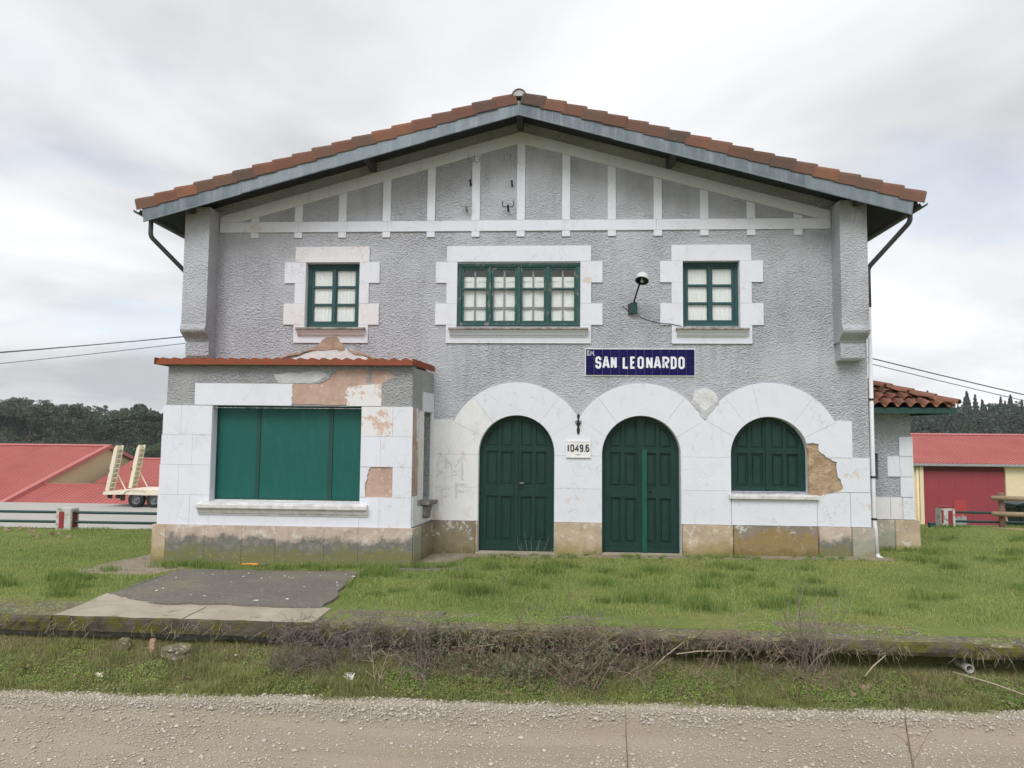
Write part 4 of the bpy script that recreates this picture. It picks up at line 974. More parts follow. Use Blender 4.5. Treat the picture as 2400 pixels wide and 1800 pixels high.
def barrel_tile(w, L, hgt):
    """S-shaped roman tile lying along +y, low end at y = 0"""
    W = MB(); n = 12; V_ = []
    for (yy, tap, lift) in ((0, 1.06, .03), (.03, 1.05, .03), (L, .95, .0)):
        for sg in (0, 1):
            for i in range(n + 1):
                t = i / n; xx = (t - .5) * w; zz_ = hgt * (math.sin(math.pi * min(1, t / .74)) ** .85 if t < .74 else -.22 * math.sin(math.pi * (t - .74) / .26)) * tap
                V_.append((xx, yy, zz_ + lift - sg * .016))
    m_ = n + 1; F_ = []
    for k in range(2):
        a, b = k * 2 * m_, (k + 1) * 2 * m_
        for i in range(n): F_ += [(a + i, a + i + 1, b + i + 1, b + i), (a + m_ + i, b + m_ + i, b + m_ + i + 1, a + m_ + i + 1)]
        F_ += [(a, b, b + m_, a + m_), (a + n, a + m_ + n, b + m_ + n, b + n)]
    for i in range(n): F_ += [(i, m_ + i, m_ + i + 1, i + 1)]
    e_ = 4 * m_
    for i in range(n): F_ += [(e_ + i, e_ + i + 1, e_ + m_ + i + 1, e_ + m_ + i)]
    me = W.add(V_, F_).mesh('roof_tile', smooth=True); me.materials.append(M('tile_wing')); return me
tw, tl, te = .252, .46, .385; tme = barrel_tile(tw, tl, .082); wa = math.atan(SL)
for r in range(6):
    yy = EY - .06 + r * te * math.cos(wa); zz_ = EZ + (yy - EY) * SL + .015
    for c in range(9):
        x = hx + .13 + c * tw
        if x + .02 < EX - (yy + tl * .45 - EY): shared('roof_tile', tme, WG, (x, yy, zz_ + rt.uniform(-.004, .004)), (wa - .05 + rt.uniform(-.006, .006), 0, rt.uniform(-.008, .008)))
for r in range(5):
    xx = EX + .06 - r * te * math.cos(wa); zz_ = EZ + (EX - xx) * SL + .015
    for c in range(20):
        y_ = EY + .25 + c * tw; inn = EX - xx
        if EY + inn + .1 < y_ < by - inn - .1: shared('roof_tile', tme, WG, (xx, y_, zz_), (wa, 0, math.pi / 2))
W = MB(); sec = [(.115 * math.cos(math.pi * k / 10), .095 * math.sin(math.pi * k / 10)) for k in range(11)] + [(.098 * math.cos(math.pi * k / 10), .078 * math.sin(math.pi * k / 10)) for k in range(10, -1, -1)]
W.hull_prism(sec, lambda u, v, a: (u, a, v + (.03 if a < .2 else 0)), 0, .52); hme = W.mesh('hip_tile', smooth=False); hme.materials.append(M('tile_wing'))
hl = math.hypot(EX - hx, hy - EY); hd = math.sqrt(hl ** 2 + (hz - EZ) ** 2); hp = math.atan2(hz - EZ, hl)
for k in range(int(hd / .45)):
    t = (k * .45 - .03) / hd; shared('hip_tile', hme, WG, (EX + .02 - (EX - hx) * t, EY - .02 + (hy - EY) * t, EZ + .045 + (hz - EZ) * t), (hp, 0, math.pi / 4))

# faded initials on the wall
def ribbon(W, pts, t, y0, th=.003, closed=False):
    n = len(pts); L_ = []; R_ = []
    for i in range(n):
        if closed: p0, p2 = pts[i - 1], pts[(i + 1) % n]
        else: p0, p2 = pts[max(i - 1, 0)], pts[min(i + 1, n - 1)]
        p1 = pts[i]
        def nrm(a, b):
            l = math.hypot(b[0] - a[0], b[1] - a[1]) + 1e-9; return (-(b[1] - a[1]) / l, (b[0] - a[0]) / l)
        n1 = nrm(p0, p1) if p0 != p1 else nrm(p1, p2); n2 = nrm(p1, p2) if p1 != p2 else n1
        m_ = (n1[0] + n2[0], n1[1] + n2[1]); k = max(.35, (m_[0] ** 2 + m_[1] ** 2) / 2); o_ = (m_[0] / k * t / 2, m_[1] / k * t / 2)
        L_.append((p1[0] + o_[0], p1[1] + o_[1])); R_.append((p1[0] - o_[0], p1[1] - o_[1]))
    V_ = [(p[0], y0, p[1]) for p in L_] + [(p[0], y0, p[1]) for p in R_] + [(p[0], y0 + th, p[1]) for p in L_] + [(p[0], y0 + th, p[1]) for p in R_]
    F_ = []
    rng_ = range(n if closed else n - 1)
    for i in rng_:
        j = (i + 1) % n; F_ += [(i, j, n + j, n + i), (2 * n + i, 3 * n + i, 3 * n + j, 2 * n + j), (i, 2 * n + i, 2 * n + j, j), (n + i, n + j, 3 * n + j, 3 * n + i)]
    if not closed: F_ += [(0, n, 3 * n, 2 * n), (n - 1, 3 * n - 1, 4 * n - 1, 2 * n - 1)]
    W.add(V_, F_)
W = MB(); GY = -.0345
for k, (st, t) in enumerate([([(-2.24, 1.62), (-2.20, 1.75)], .05), ([(-2.20, 1.70), (-2.21, 1.90), (-2.05, 1.68), (-1.88, 1.92), (-1.86, 1.46)], .055), ([(-2.27, .95), (-2.28, 1.27), (-2.12, 1.27)], .045), ([(-2.26, 1.12), (-2.16, 1.12)], .045), ([(-1.98, 1.08), (-1.99, 1.38), (-1.77, 1.38)], .05), ([(-1.97, 1.24), (-1.82, 1.23)], .05)]):
    ribbon(W, st, t, GY - .0006 * k, .006)
W.build('faded_initials', 'graffiti_grey', ST)

# ------------------------------------------------------------------ lettering
def rr(w, h, r, n=5):
    """rounded rectangle centre line, closed, from bottom-left corner"""
    out = []
    for cx, cz, a in ((w - r, r, -90), (w - r, h - r, 0), (r, h - r, 90), (r, r, 180)): out += arc(cx, cz, r, a, a + 90, n)
    return out
def glyph(ch, w, h):
    """list of (points, closed) strokes in a w x h cell (centre lines)"""
    r = min(w, h) * .5
    if ch == 'S':
        q = w * .5; return [([(w, h * .74)] + arc(w - q, h - q, q, 0, 180, 8)[0:] + [(0, h * .68)] + arc(q, h * .66, q, 180, 235, 3) + arc(w - q, h * .36, q, 45, 0, 3) + arc(w - q, q, q, 0, -180, 8) + [(0, h * .26)], False)]
    if ch == 'A': return [([(0, 0), (w * .42, h), (w * .58, h), (w, 0)], False), ([(w * .17, h * .28), (w * .83, h * .28)], False)]
    if ch == 'N': return [([(0, 0), (0, h)], False), ([(0, h), (w, 0)], False), ([(w, 0), (w, h)], False)]
    if ch == 'M': return [([(0, 0), (0, h), (w * .5, h * .35), (w, h), (w, 0)], False)]
    if ch == 'L': return [([(0, h), (0, 0), (w, 0)], False)]
    if ch == 'E': return [([(w, h), (0, h), (0, 0), (w, 0)], False), ([(0, h * .52), (w * .85, h * .52)], False)]
    if ch in 'O0': return [(rr(w, h, w * .48), True)]
    if ch == 'D': return [([(0, 0)] + arc(w - w * .5, w * .5, w * .5, -90, 0, 5) + arc(w - w * .5, h - w * .5, w * .5, 0, 90, 5) + [(0, h)], True)]
    if ch == 'R': return [([(0, 0), (0, h), (w * .5, h)] + arc(w * .55, h * .74, h * .26, 90, -90, 8)[1:] + [(0, h * .48)], False), ([(w * .5, h * .47), (w, 0)], False)]
    if ch == '1': return [([(w * .5, 0), (w * .5, h)], False)]
    if ch == '4': return [([(w * .72, 0), (w * .72, h), (0, h * .30), (w, h * .30)], False)]
    if ch == '9': return [([(w, h * .62), (w, h * .7)] + arc(w * .5, h - w * .5, w * .5, 0, 180, 8) + arc(w * .5, h * .62, w * .5, 180, 360, 8), False), ([(w, h * .62)] + arc(w * .5, w * .5, w * .5, 0, -160, 8), False)]
    if ch == '6': return [([(0, h * .38)] + arc(w * .5, h - w * .5, w * .5, 180, 20, 8), False), (arc(w * .5, w * .5, w * .5, -180, 0, 8) + arc(w * .5, h * .42, w * .5, 0, 180, 8), True)]
    if ch == '.': return [([(0, 0), (w * .35, 0)], False)]
    return []
def write(parent, chars, y0, mat, t):
    """chars: (char, x0, x1, z0, z1) outer boxes; each letter is a part"""
    for ch, a, b, c, d in chars:
        W = MB()
        if ch == '.': W.box(a, b, y0, y0 + .004, c, d)
        else:
            for k, (pts, cl) in enumerate(glyph(ch, b - a - t, d - c - t)):
                ribbon(W, [(a + t / 2 + p[0], c + t / 2 + p[1]) for p in pts], t, y0 - .0007 * k, .004, cl)
        W.build('letter', mat, parent)

# station name sign of blue glazed tiles
SG = thing('name_sign', (1.71, -.03, 3.6), 'dark blue tiled station name sign with white capital letters', 'sign')
MB().box(.605, 2.815, -.022, -.001, 3.588, 4.150).build('backing', 'plate_white', SG)
xsn = [.622 + .1677 * k for k in range(14)]; zsn = [3.606, 3.783, 3.958, 4.133]
me = MB().box(-.0820, .0820, -.012, .0, -.0858, .0858).mesh('sign_tile', bevel=.002); me.materials.append(M('blue_enamel'))
for a, b in zip(xsn, xsn[1:]):
    for c, d in zip(zsn, zsn[1:]): shared('sign_tile', me, SG, ((a + b) / 2, -.0225 + rb.uniform(-.0008, .0004), (c + d) / 2))
t_ = .043; zA, zB = 3.735, 3.985
cells = [('S', .815, .935), ('A', .955, 1.105), ('N', 1.125, 1.245), ('L', 1.365, 1.490), ('E', 1.515, 1.625), ('O', 1.662, 1.79), ('N', 1.835, 1.965), ('A', 1.985, 2.135), ('R', 2.160, 2.285), ('D', 2.325, 2.445), ('O', 2.478, 2.605)]
write(SG, [(c, a, b, zA, zB) for c, a, b in cells], -.0395, 'sign_white', t_)
write(SG, [('S', .643, .692, 4.000, 4.105), ('.', .698, .710, 4.000, 4.014), ('M', .716, .782, 4.000, 4.105), ('.', .788, .800, 4.000, 4.014)], -.0395, 'sign_white', .0115)
# kilometre plate
PLT = thing('number_plate', (.475, -.05, 1.94), 'small white number plate between the two arched doors', 'sign')
MB().prism(rect(.232, .722, 1.935, 2.272), -.060, -.031).build('plate', 'plate_white', PLT, bevel=.006)
MB().prism(rect(.232, .722, 1.935, 2.272), -.066, -.0605, [rect(.252, .702, 1.955, 2.250)]).build('rim', 'plate_white', PLT)
t_ = .026
write(PLT, [('1', .262, .288, 2.052, 2.205), ('0', .315, .395, 2.052, 2.205), ('4', .405, .495, 2.052, 2.205), ('9', .502, .575, 2.052, 2.205), ('.', .588, .606, 2.055, 2.073), ('6', .618, .695, 2.052, 2.205)], -.0655, 'ink_black', t_)
W = MB(); W.box(.42, .52, -.0645, -.0607, 2.002, 2.006); W.box(.44, .50, -.0645, -.0607, 1.990, 1.993); W.build('small_print', 'grey_iron', PLT)

# wall lamp
LM = thing('wall_lamp', (1.58, -.05, 4.86), 'wall street lamp with white shade on a dark arm', 'lamp')
lb = MB().box(1.515, 1.655, -.10, -.035, 4.855, 5.085).build('ballast_box', 'green_dark_bar', LM, bevel=.012)
MB().box(1.565, 1.60, -.112, -.1, 4.90, 5.06).build('latch', 'green_dark_bar', lb)
MB().box(1.475, 1.535, -.035, -.001, 4.84, 5.06).build('wall_plate', 'purlin_wood', LM)
MB().tube([(1.585, -.085, 5.05), (1.60, -.13, 5.14), (1.635, -.36, 5.30), (1.668, -.56, 5.405)], .018, 10).build('arm', 'black_iron', LM, smooth=True)
# shade: oval dish seen from below
W = MB(); prof_ = [(.0, .135), (.06, .128), (.105, .098), (.130, .035), (.134, -.03), (.125, -.036), (.112, -.01), (.07, .03), (.0, .05)]
W.lathe(prof_, (0, 0, 0), 'z', 24); Rm = Matrix.Rotation(rad(-20), 3, 'X') @ Matrix.Rotation(rad(10), 3, 'Y')
c = Vector((1.69, -.62, 5.435)); half = 24 * 5
V2 = [tuple(c + Rm @ Vector((p[0], p[1] * 1.15, p[2]))) for p in W.v]
W1 = MB().add(V2, W.f); sh = W1.build('shade', 'lamp_white', LM, smooth=True); sh.data.materials.append(M('black_iron'))
for p in sh.data.polygons:
    if min(p.vertices) >= 24 * 4: p.material_index = 1
W = MB().lathe([(.0, -.075), (.02, -.07), (.03, -.045), (.022, -.01), (.018, .03)], (c.x, c.y + .01, c.z + .015), 'z', 14); W.build('bulb', 'lamp_white', LM, smooth=True)
MB().box(c.x - .045, c.x + .01, c.y + .07, c.y + .19, c.z - .035, c.z + .02).build('neck', 'black_iron', LM, bevel=.01)
MB().tube([(1.64, -.10, 4.87), (1.72, -.02, 4.80), (1.88, -.012, 4.73), (2.10, -.012, 4.675), (2.13, -.042, 4.665), (2.34, -.04, 4.65), (2.55, -.04, 4.60)], .006, 6).build('cable', 'dark_pipe', LM)
MB().tube([(1.50, -.03, 4.90), (1.42, -.012, 4.98), (1.36, -.012, 5.02)], .006, 6).build('cable', 'dark_pipe', LM)

# old wire insulator brackets on the gable
def w_hook(cx, zt, label, mat):
    t = thing('insulator_bracket', (cx, -.1, zt - .16), label, 'bracket')
    W = MB(); y = -.14
    for s in (-1, 1):
        W.tube([(cx + s * .115, y, zt)] + [(cx + s * (.06 - .055 * math.cos(math.pi * k / 8) * -1) if False else cx + s * (.06 + .055 * math.cos(math.pi * k / 8)), y, zt - .06 - .065 * math.sin(math.pi * k / 8)) for k in range(9)] + [(cx + s * .006, y, zt - .03)], .0095, 8)
    W.build('double_hook', mat, t, smooth=True)
    MB().tube([(cx, -.145, zt - .05), (cx, -.145, zt + .01), (cx + .005, -.01, zt + .045)], .012, 8).build('stem', mat, t, smooth=True)
def u_hook(cx, zb, label, mat):
    t = thing('insulator_bracket', (cx, -.1, zb), label, 'bracket'); y = -.13
    MB().tube(bendpath([(cx - .115, y, zb + .17), (cx - .115, y, zb + .045), (cx + .115, y, zb + .045), (cx + .115, y, zb + .17)], .04), .010, 8).build('fork', mat, t, smooth=True)
    MB().tube([(cx, -.01, zb + .0), (cx, -.14, zb + .035)], .022, 8).build('stem', mat, t, smooth=True); MB().lathe([(.0, -.01), (.02, -.008), (.022, .03), (.0, .045)], (cx, -.14, zb + .05), 'z', 10).build('nut', mat, t)
def stub(cx, zc, label):
    t = thing('insulator_stub', (cx, -.05, zc - .03), label, 'bracket'); MB().tube([(cx, -.005, zc - .03), (cx, -.07, zc - .01), (cx - .005, -.09, zc + .04)], [.018, .018, .016], 8).build('pin', 'black_iron', t, smooth=True); MB().lathe([(.0, .0), (.026, .005), (.024, .03), (.0, .04)], (cx - .005, -.09, zc + .03), 'z', 10).build('cap', 'black_iron', t)
w_hook(-1.70, 8.13, 'pale double hook bracket over the gable post left of the center panel', 'grey_iron')
w_hook(-.955, 8.15, 'pale double hook bracket inside the gable panel beside the middle post', 'grey_iron')
u_hook(-1.85, 7.03, 'thin forked bracket low in a gable panel, one prong hidden at the post', 'grey_iron')
u_hook(-.985, 7.02, 'dark U-shaped forked bracket low in the gable panel beside the middle post', 'black_iron')
stub(-1.775, 7.60, 'short dark iron stub at the edge of a gable post, above the thin fork'); stub(-.91, 7.57, 'short dark iron stub above the dark U-shaped fork')
# wrought iron bracket between the doors
WB = thing('iron_lamp_bracket', (.475, -.05, 2.39), 'ornate dark wrought iron bracket on the pier above the number plate', 'bracket')
MB().prism([(.475, 2.39), (.50, 2.43), (.508, 2.50), (.492, 2.56), (.512, 2.60), (.50, 2.66), (.488, 2.70), (.505, 2.77), (.475, 2.835), (.445, 2.77), (.462, 2.70), (.45, 2.66), (.438, 2.60), (.458, 2.56), (.442, 2.50), (.45, 2.43)], -.045, -.031).build('back_plate', 'black_iron', WB, bevel=.004)
for s in (-1, 1): MB().tube([(.475, -.05, 2.60)] + [(.475 + s * (.03 + .026 * math.cos(t)), -.06, 2.645 + .026 * math.sin(t)) for t in [rad(200 - 36 * k) for k in range(9)]], .008, 6).build('scroll', 'black_iron', WB, smooth=True)
MB().tube([(.475, -.045, 2.71), (.475, -.13, 2.69), (.475, -.15, 2.62), (.475, -.12, 2.58)], .011, 8).build('hook', 'black_iron', WB, smooth=True)

# overhead cables
def cable(a, b, sag, r, label):
    n = 24; pts = [Vector(a).lerp(Vector(b), k / n) - Vector((0, 0, sag * 4 * (k / n) * (1 - k / n))) for k in range(n + 1)]
    W = MB().tube(pts, r, 6); tag(W.build('overhead_cable', 'dark_pipe', smooth=True), label, 'cable')
cable((-7.69, 3.2, 4.98), (-42, 3.6, 3.8), .55, .012, 'upper overhead cable leaving the left side wall')
cable((-7.69, 3.0, 4.96), (-42, 2.9, 3.7), .60, .010, 'thin overhead cable just under the upper one on the left side wall')
cable((-7.69, 3.1, 4.83), (-42, 3.3, 2.6), .5, .008, 'lowest overhead cable leaving the left side wall')
cable((6.21, 3.1, 4.66), (40, 3.5, -.6), .9, .013, 'upper overhead cable leaving the right side wall above the wing')
cable((6.21, 3.0, 4.50), (40, 3.2, -.8), .9, .009, 'lower overhead cable leaving the right side wall above the wing')

# ------------------------------------------------------------------ fences
F1 = thing('rail_fence', (-12.2, 3.05, 0), 'low fence of two dark green pipes through concrete posts beside the pale street', 'fence')
def fence_post(parent, cx, cy, z0, h, w, red=True):
    d = w * .8
    o = MB().prism([(cx - w / 2, z0 - .15), (cx + w / 2, z0 - .15), (cx + w / 2, z0 + h - .03), (cx + w / 2 - .03, z0 + h), (cx - w / 2 + .03, z0 + h), (cx - w / 2, z0 + h - .03)], cy - d / 2, cy + d / 2).build('post', 'post_concrete', parent, bevel=.015)
    MB().box(cx - w * .28, cx + w * .05, cy - d / 2 - .006, cy - d / 2 + .01, z0 + .03, z0 + h * .84).build('red_inlay', 'post_red', o)
    MB().box(cx + w / 2 - .01, cx + w / 2 + .006, cy - d * .3, cy + d * .25, z0 + .05, z0 + h * .82).build('red_inlay', 'post_red', o)
for cx in (-20.6, -16.4, -12.26, -8.6): fence_post(F1, cx, 3.1, 0 - .09, .53 if cx > -13 else .53, .40)
for z in (.325, .085): MB().tube([(-22, 3.1, z - .02), (-12.3, 3.1, z), (-8.6, 3.1, z)], .035, 10).build('rail', 'fence_green', F1, smooth=True)
F2 = thing('rail_fence', (12, 5.15, .05), 'low fence of two grey green pipes from a round-topped concrete post at the red door', 'fence')
cx = 10.23; o = MB().prism([(cx - .19, -.1), (cx + .19, -.1), (cx + .185, .56)] + arc(cx, .53, .185, 12, 168, 8)[0:] + [(cx - .185, .56)] if False else [(cx - .19, -.1), (cx + .19, -.1), (cx + .18, .57), (cx + .12, .625), (cx - .12, .63), (cx - .18, .575)], 4.98, 5.28).build('post', 'post_concrete', F2, bevel=.015)
MB().box(cx + .0, cx + .115, 4.972, 4.99, .06, .52).build('red_inlay', 'post_red', o); MB().box(cx - .165, cx - .115, 4.972, 4.99, .2, .53).build('red_inlay', 'post_red', o); MB().prism([(cx - .175, .585), (cx + .175, .585), (cx + .115, .632), (cx - .115, .637)], 4.975, 5.285).build('red_cap', 'post_red', o)
fence_post(F2, 14.3, 5.2, -.02, .6, .38)
for z in (.47, .235): MB().tube([(cx + .15, 5.15, z), (14.3, 5.2, z - .02), (18, 5.2, z - .05)], .032, 10).build('rail', 'fence_green', F2, smooth=True)
tag(MB().box(9.72, 9.86, 4.88, 5.02, -.02, .215).build('green_box', 'fence_green', bevel=.01), 'small dark green box beside the round-topped concrete post', 'box')
LF = thing('log_fence', (11.6, 4.9, .08), 'rustic fence of peeled round logs beside the dark waste bin', 'fence')
MB().tube([(11.585, 5.0, -.2), (11.575, 5.0, 1.01)], .07, 12).build('post', 'wood_dark', LF, smooth=True)
MB().tube([(14.2, 4.1, -.2), (14.2, 4.1, 1.01)], .07, 12).build('post', 'wood_dark', LF, smooth=True)
for k, (z0_, z1_) in enumerate(((.875, .86), (.47, .46), (.065, .05))):
    MB().tube([(11.30, 4.93, z0_), (12.2, 4.62, (z0_ + z1_) / 2 + .01), (14.6, 3.88, z1_)], [.058, .066, .07], 14).build('rail', 'wood_log', LF, smooth=True)
BN = thing('waste_bin', (12.850, 6.1, -.12), 'dark green wheeled waste bin behind the log fence', 'bin')
W = MB(); W.add([(12.560, 5.86, -.06), (13.140, 5.86, -.06), (13.140, 6.38, -.06), (12.560, 6.38, -.06), (12.500, 5.78, .60), (13.200, 5.78, .60), (13.200, 6.46, .60), (12.500, 6.46, .60)], [(0, 3, 2, 1), (4, 5, 6, 7), (0, 1, 5, 4), (1, 2, 6, 5), (2, 3, 7, 6), (3, 0, 4, 7)]); W.build('body', 'bin_green', BN, bevel=.03)
W = MB(); W.prism([(12.400, .605), (13.260, .605), (13.260, .64), (13.100, .69), (12.600, .69), (12.420, .645)], 5.72, 6.52); W.build('lid', 'bin_green', BN, bevel=.012); MB().tube([(12.420, 5.8, .60), (12.385, 5.8, .56), (12.385, 6.4, .56), (12.420, 6.4, .60)], .016, 8).build('handle', 'bin_green', BN)
for xx in (12.550, 13.150): MB().lathe([(.03, -.03), (.09, -.03), (.1, 0), (.09, .03), (.03, .03)], (xx, 6.38, -.03), 'x', 16).build('wheel', 'tyre', BN)
tag(MB().box(10.7, 16, 5.95, 6.15, -.25, .03).build('low_wall', 'dark_stone', bevel=.02), 'low stone kerb wall behind the pipe fence', 'wall')

# ------------------------------------------------------------------ trailer
TR = thing('low_loader_trailer', (-17.5, 20.2, -1.22), 'cream low-loader trailer with two raised loading ramps', 'trailer')
y0, y1 = 19.0, 21.5
MB().prism([(-21.42, -.60), (-19.0, -.66), (-9.0, -.66), (-9.0, -.42), (-20.6, -.42), (-21.40, -.52)], y0 + .05, y1 - .05).build('deck', 'trailer_paint', TR, bevel=.01)
arch = [(-20.45, -.62), (-20.30, -.47), (-20.08, -.40), (-19.55, -.40), (-19.32, -.48), (-19.20, -.62)]
MB().prism([(-21.42, -.64)] + [(-20.50, -.62)] + [(x + (.0), z + .0) for x, z in arch] + [(-9, -.62), (-9, -.40), (-19.1, -.395), (-19.4, -.37), (-20.2, -.365), (-20.6, -.40), (-21.40, -.50)], y0, y0 + .045).build('side_rail', 'trailer_paint', TR)
MB().prism([(-20.3, -.62), (-10, -.62), (-10, -.74), (-20.3, -.74)], y0 + .6, y0 + .8).build('chassis_beam', 'black_iron', TR); MB().prism([(-20.3, -.62), (-10, -.62), (-10, -.74), (-20.3, -.74)], y1 - .8, y1 - .6).build('chassis_beam', 'black_iron', TR)
for wx in (-19.84, -18.95):
    for yy, sg in ((y0 + .06, 1), (y1 - .34, 1)):
        wh = thing_part('wheel', TR)
        MB().lathe([(.22, .02), (.30, .0), (.37, .02), (.39, .07), (.39, .21), (.37, .26), (.22, .26)], (wx, yy, -.855), 'y', 28, False).build('tyre', 'tyre', wh, smooth=True)
        MB().lathe([(.0, .06), (.07, .05), (.08, .09), (.15, .12), (.20, .07), (.235, .05), (.235, .10)], (wx, yy, -.855), 'y', 24, False).build('rim', 'rim', wh)
    MB().tube([(wx, y0 + .2, -.855), (wx, y1 - .2, -.855)], .06, 10).build('axle', 'black_iron', TR)
for yy in (y0 + .05, y1 - .55):
    rp = thing_part('ramp', TR)
    # leaning channel: side cheeks and rungs
    ax = lambda t: (-21.28 + .36 * t, -.46 + 2.16 * t)
    for ya, yb_ in ((yy, yy + .045), (yy + .455, yy + .50)):
        pl = []
        for t, w1, w2 in ((0, -.06, .10), (.55, -.07, .12), (.93, -.05, .11), (1.0, .02, .10)): pl.append((ax(t)[0] + w1, ax(t)[1]))
        pl += [(ax(t)[0] + w2, ax(t)[1]) for t, w2 in ((1.0, .10), (.93, .11), (.55, .12), (0, .10))]
        MB().prism(pl, ya, yb_).build('cheek', 'trailer_paint', rp)
    pl = [(ax(0)[0] - .055, ax(0)[1] + .02), (ax(1)[0] - .03, ax(1)[1] - .02), (ax(1)[0] - .0, ax(1)[1] - .01), (ax(0)[0] - .02, ax(0)[1] + .02)]
    MB().prism(pl, yy + .046, yy + .454).build('plate', 'trailer_paint', rp)
    for k in range(9):
        t = .06 + .105 * k; xx, zz_ = ax(t); MB().box(xx - .01, xx + .118, yy + .046, yy + .454, zz_, zz_ + .045).build('rung', 'trailer_paint', rp)
    MB().tube([(ax(.34)[0] + .1, yy + .52, ax(.34)[1]), (-20.65, yy + .52, -.42)], .03, 8).build('strut', 'trailer_paint', TR)
    MB().tube([(ax(.42)[0] - .09, yy - .02, ax(.42)[1]), (ax(.42)[0] - .10, yy - .02, ax(.42)[1] + .12)], .05, 8).build('latch', 'wood_dark', TR)
for xx, w in ((-21.25, .22), (-20.85, .2), (-20.62, .22)): MB().box(xx, xx + w, y0 + .12, y0 + .16, -.92 if xx > -20.7 else -.82, -.64).build('mudflap', 'tyre', TR)

# ------------------------------------------------------------------ red-roofed sheds on the left
def ribbed(name, parent, A, Bp, C, D, rib, mat='red_roof', hgt=.05):
    """profiled sheet between ridge A-B and eave D-C, ribs running down the slope"""
    A, Bp, C, D = map(Vector, (A, Bp, C, D)); n = int((Bp - A).length / rib); nrm = (Bp - A).cross(D - A).normalized()
    if nrm.z < 0: nrm = -nrm
    V_ = []; F_ = []
    prof_ = [(0, 0), (.62, 0), (.70, 1), (.92, 1)]
    for k in range(n):
        for u, hh in prof_:
            t = (k + u) / n; V_ += [A.lerp(Bp, t) + nrm * hgt * hh, D.lerp(C, t) + nrm * hgt * hh]
    V_ += [Bp, C]; m_ = len(V_) // 2
    F_ = [(2 * i, 2 * i + 1, 2 * i + 3, 2 * i + 2) for i in range(m_ - 1)]
    W = MB().add([tuple(v) for v in V_], F_)
    return W.build(name, mat, parent, fix=False)
S1 = thing('red_roof_shed', (-70, 58, -5), 'long shed with a big red sheet roof and beige gable beside the trailer', 'shed')
gx = -45.9; ye, yr, zr = 43.2, 58.2, .88; ze = -3.85
ribbed('roof_sheet', S1, (-110, yr, zr), (gx + .3, yr, zr), (gx + .3, ye, ze), (-110, ye, ze), .42)
ribbed('roof_sheet', S1, (-110, yr, zr), (gx + .3, yr, zr), (gx + .3, yr + 15, ze), (-110, yr + 15, ze), .42)
W = MB(); W.add([(gx, ye + .3, -6), (gx, yr * 2 - ye - .3, -6), (gx, yr * 2 - ye - .3, ze - .1), (gx, yr, zr - .12), (gx, ye + .3, ze - .1), (gx - .3, ye + .3, -6), (gx - .3, yr * 2 - ye - .3, -6), (gx - .3, yr * 2 - ye - .3, ze - .1), (gx - .3, yr, zr - .12), (gx - .3, ye + .3, ze - .1)],
      [(0, 1, 2, 3, 4), (9, 8, 7, 6, 5), (0, 5, 6, 1), (1, 6, 7, 2), (2, 7, 8, 3), (3, 8, 9, 4), (4, 9, 5, 0)]); W.build('gable_wall', 'beige_wall', S1)
MB().box(-110, gx - .31, ye + .3, ye + .5, -6, ze - .02).build('wall', 'beige_wall', S1); MB().box(-110, gx - .31, yr * 2 - ye - .5, yr * 2 - ye - .3, -6, ze - .02).build('wall', 'beige_wall', S1)
MB().hull_prism([(-.35, -.03), (.35, -.03), (.0, .12)], lambda u, v, x: (x, yr + u, zr + v), -110, gx + .35).build('ridge_cap', 'flash_pink', S1)
for sg in (-1, 1):
    pa, pb = Vector((gx, yr, zr + .02)), Vector((gx, yr + sg * 15, ze + .02)); W = MB(); off = Vector((0, 0, -.42))
    W.add([tuple(p) for p in (pa + Vector((.36, 0, .08)), pb + Vector((.36, 0, .08)), pb + Vector((.36, 0, -.30)), pa + Vector((.36, 0, -.30)), pa + Vector((-.1, 0, .1)), pb + Vector((-.1, 0, .1)))], [(0, 1, 2, 3), (0, 4, 5, 1)]); W.build('verge_flashing', 'flash_pink', S1, fix=False)
S2 = thing('red_roof_shed', (-33, 60, -5), 'smaller red ribbed roof shed joined to the beige gable behind the trailer ramps', 'shed')
ribbed('roof_sheet', S2, (-44.2, 60.5, -.48), (-22, 60.5, -.48), (-22, 53.4, -2.62), (-44.2, 53.4, -2.62), .42)
ribbed('roof_sheet', S2, (-44.2, 60.5, -.48), (-22, 60.5, -.48), (-22, 68, -2.7), (-44.2, 68, -2.7), .42)
ribbed('lean_to_roof', S2, (-45.85, 48.7, -2.42), (-22, 48.7, -2.28), (-22, 41.5, -4.5), (-45.85, 41.5, -4.6), .42)
MB().box(-45.85, -22, 53.25, 53.4, -6, -2.66).build('wall', 'beige_wall', S2); MB().box(-45.8, -22, 41.8, 42.0, -6.5, -4.62).build('wall', 'beige_wall', S2); MB().box(-45.8, -22, 48.75, 48.9, -6.5, -2.45).build('wall', 'beige_wall', S2)
MB().hull_prism([(-.3, -.02), (.3, -.02), (0, .1)], lambda u, v, x: (x, 60.5 + u, -.48 + v), -44.2, -22).build('ridge_cap', 'flash_pink', S2)
MB().prism([(-45.85, -2.46), (-22, -2.32), (-22, -2.20), (-45.85, -2.34)], 48.55, 48.72).build('flashing', 'flash_pink', S2)
MB().box(-44.3, -44.15, 53.5, 67.8, -6, -2.72).build('gable_wall', 'beige_wall', S2)

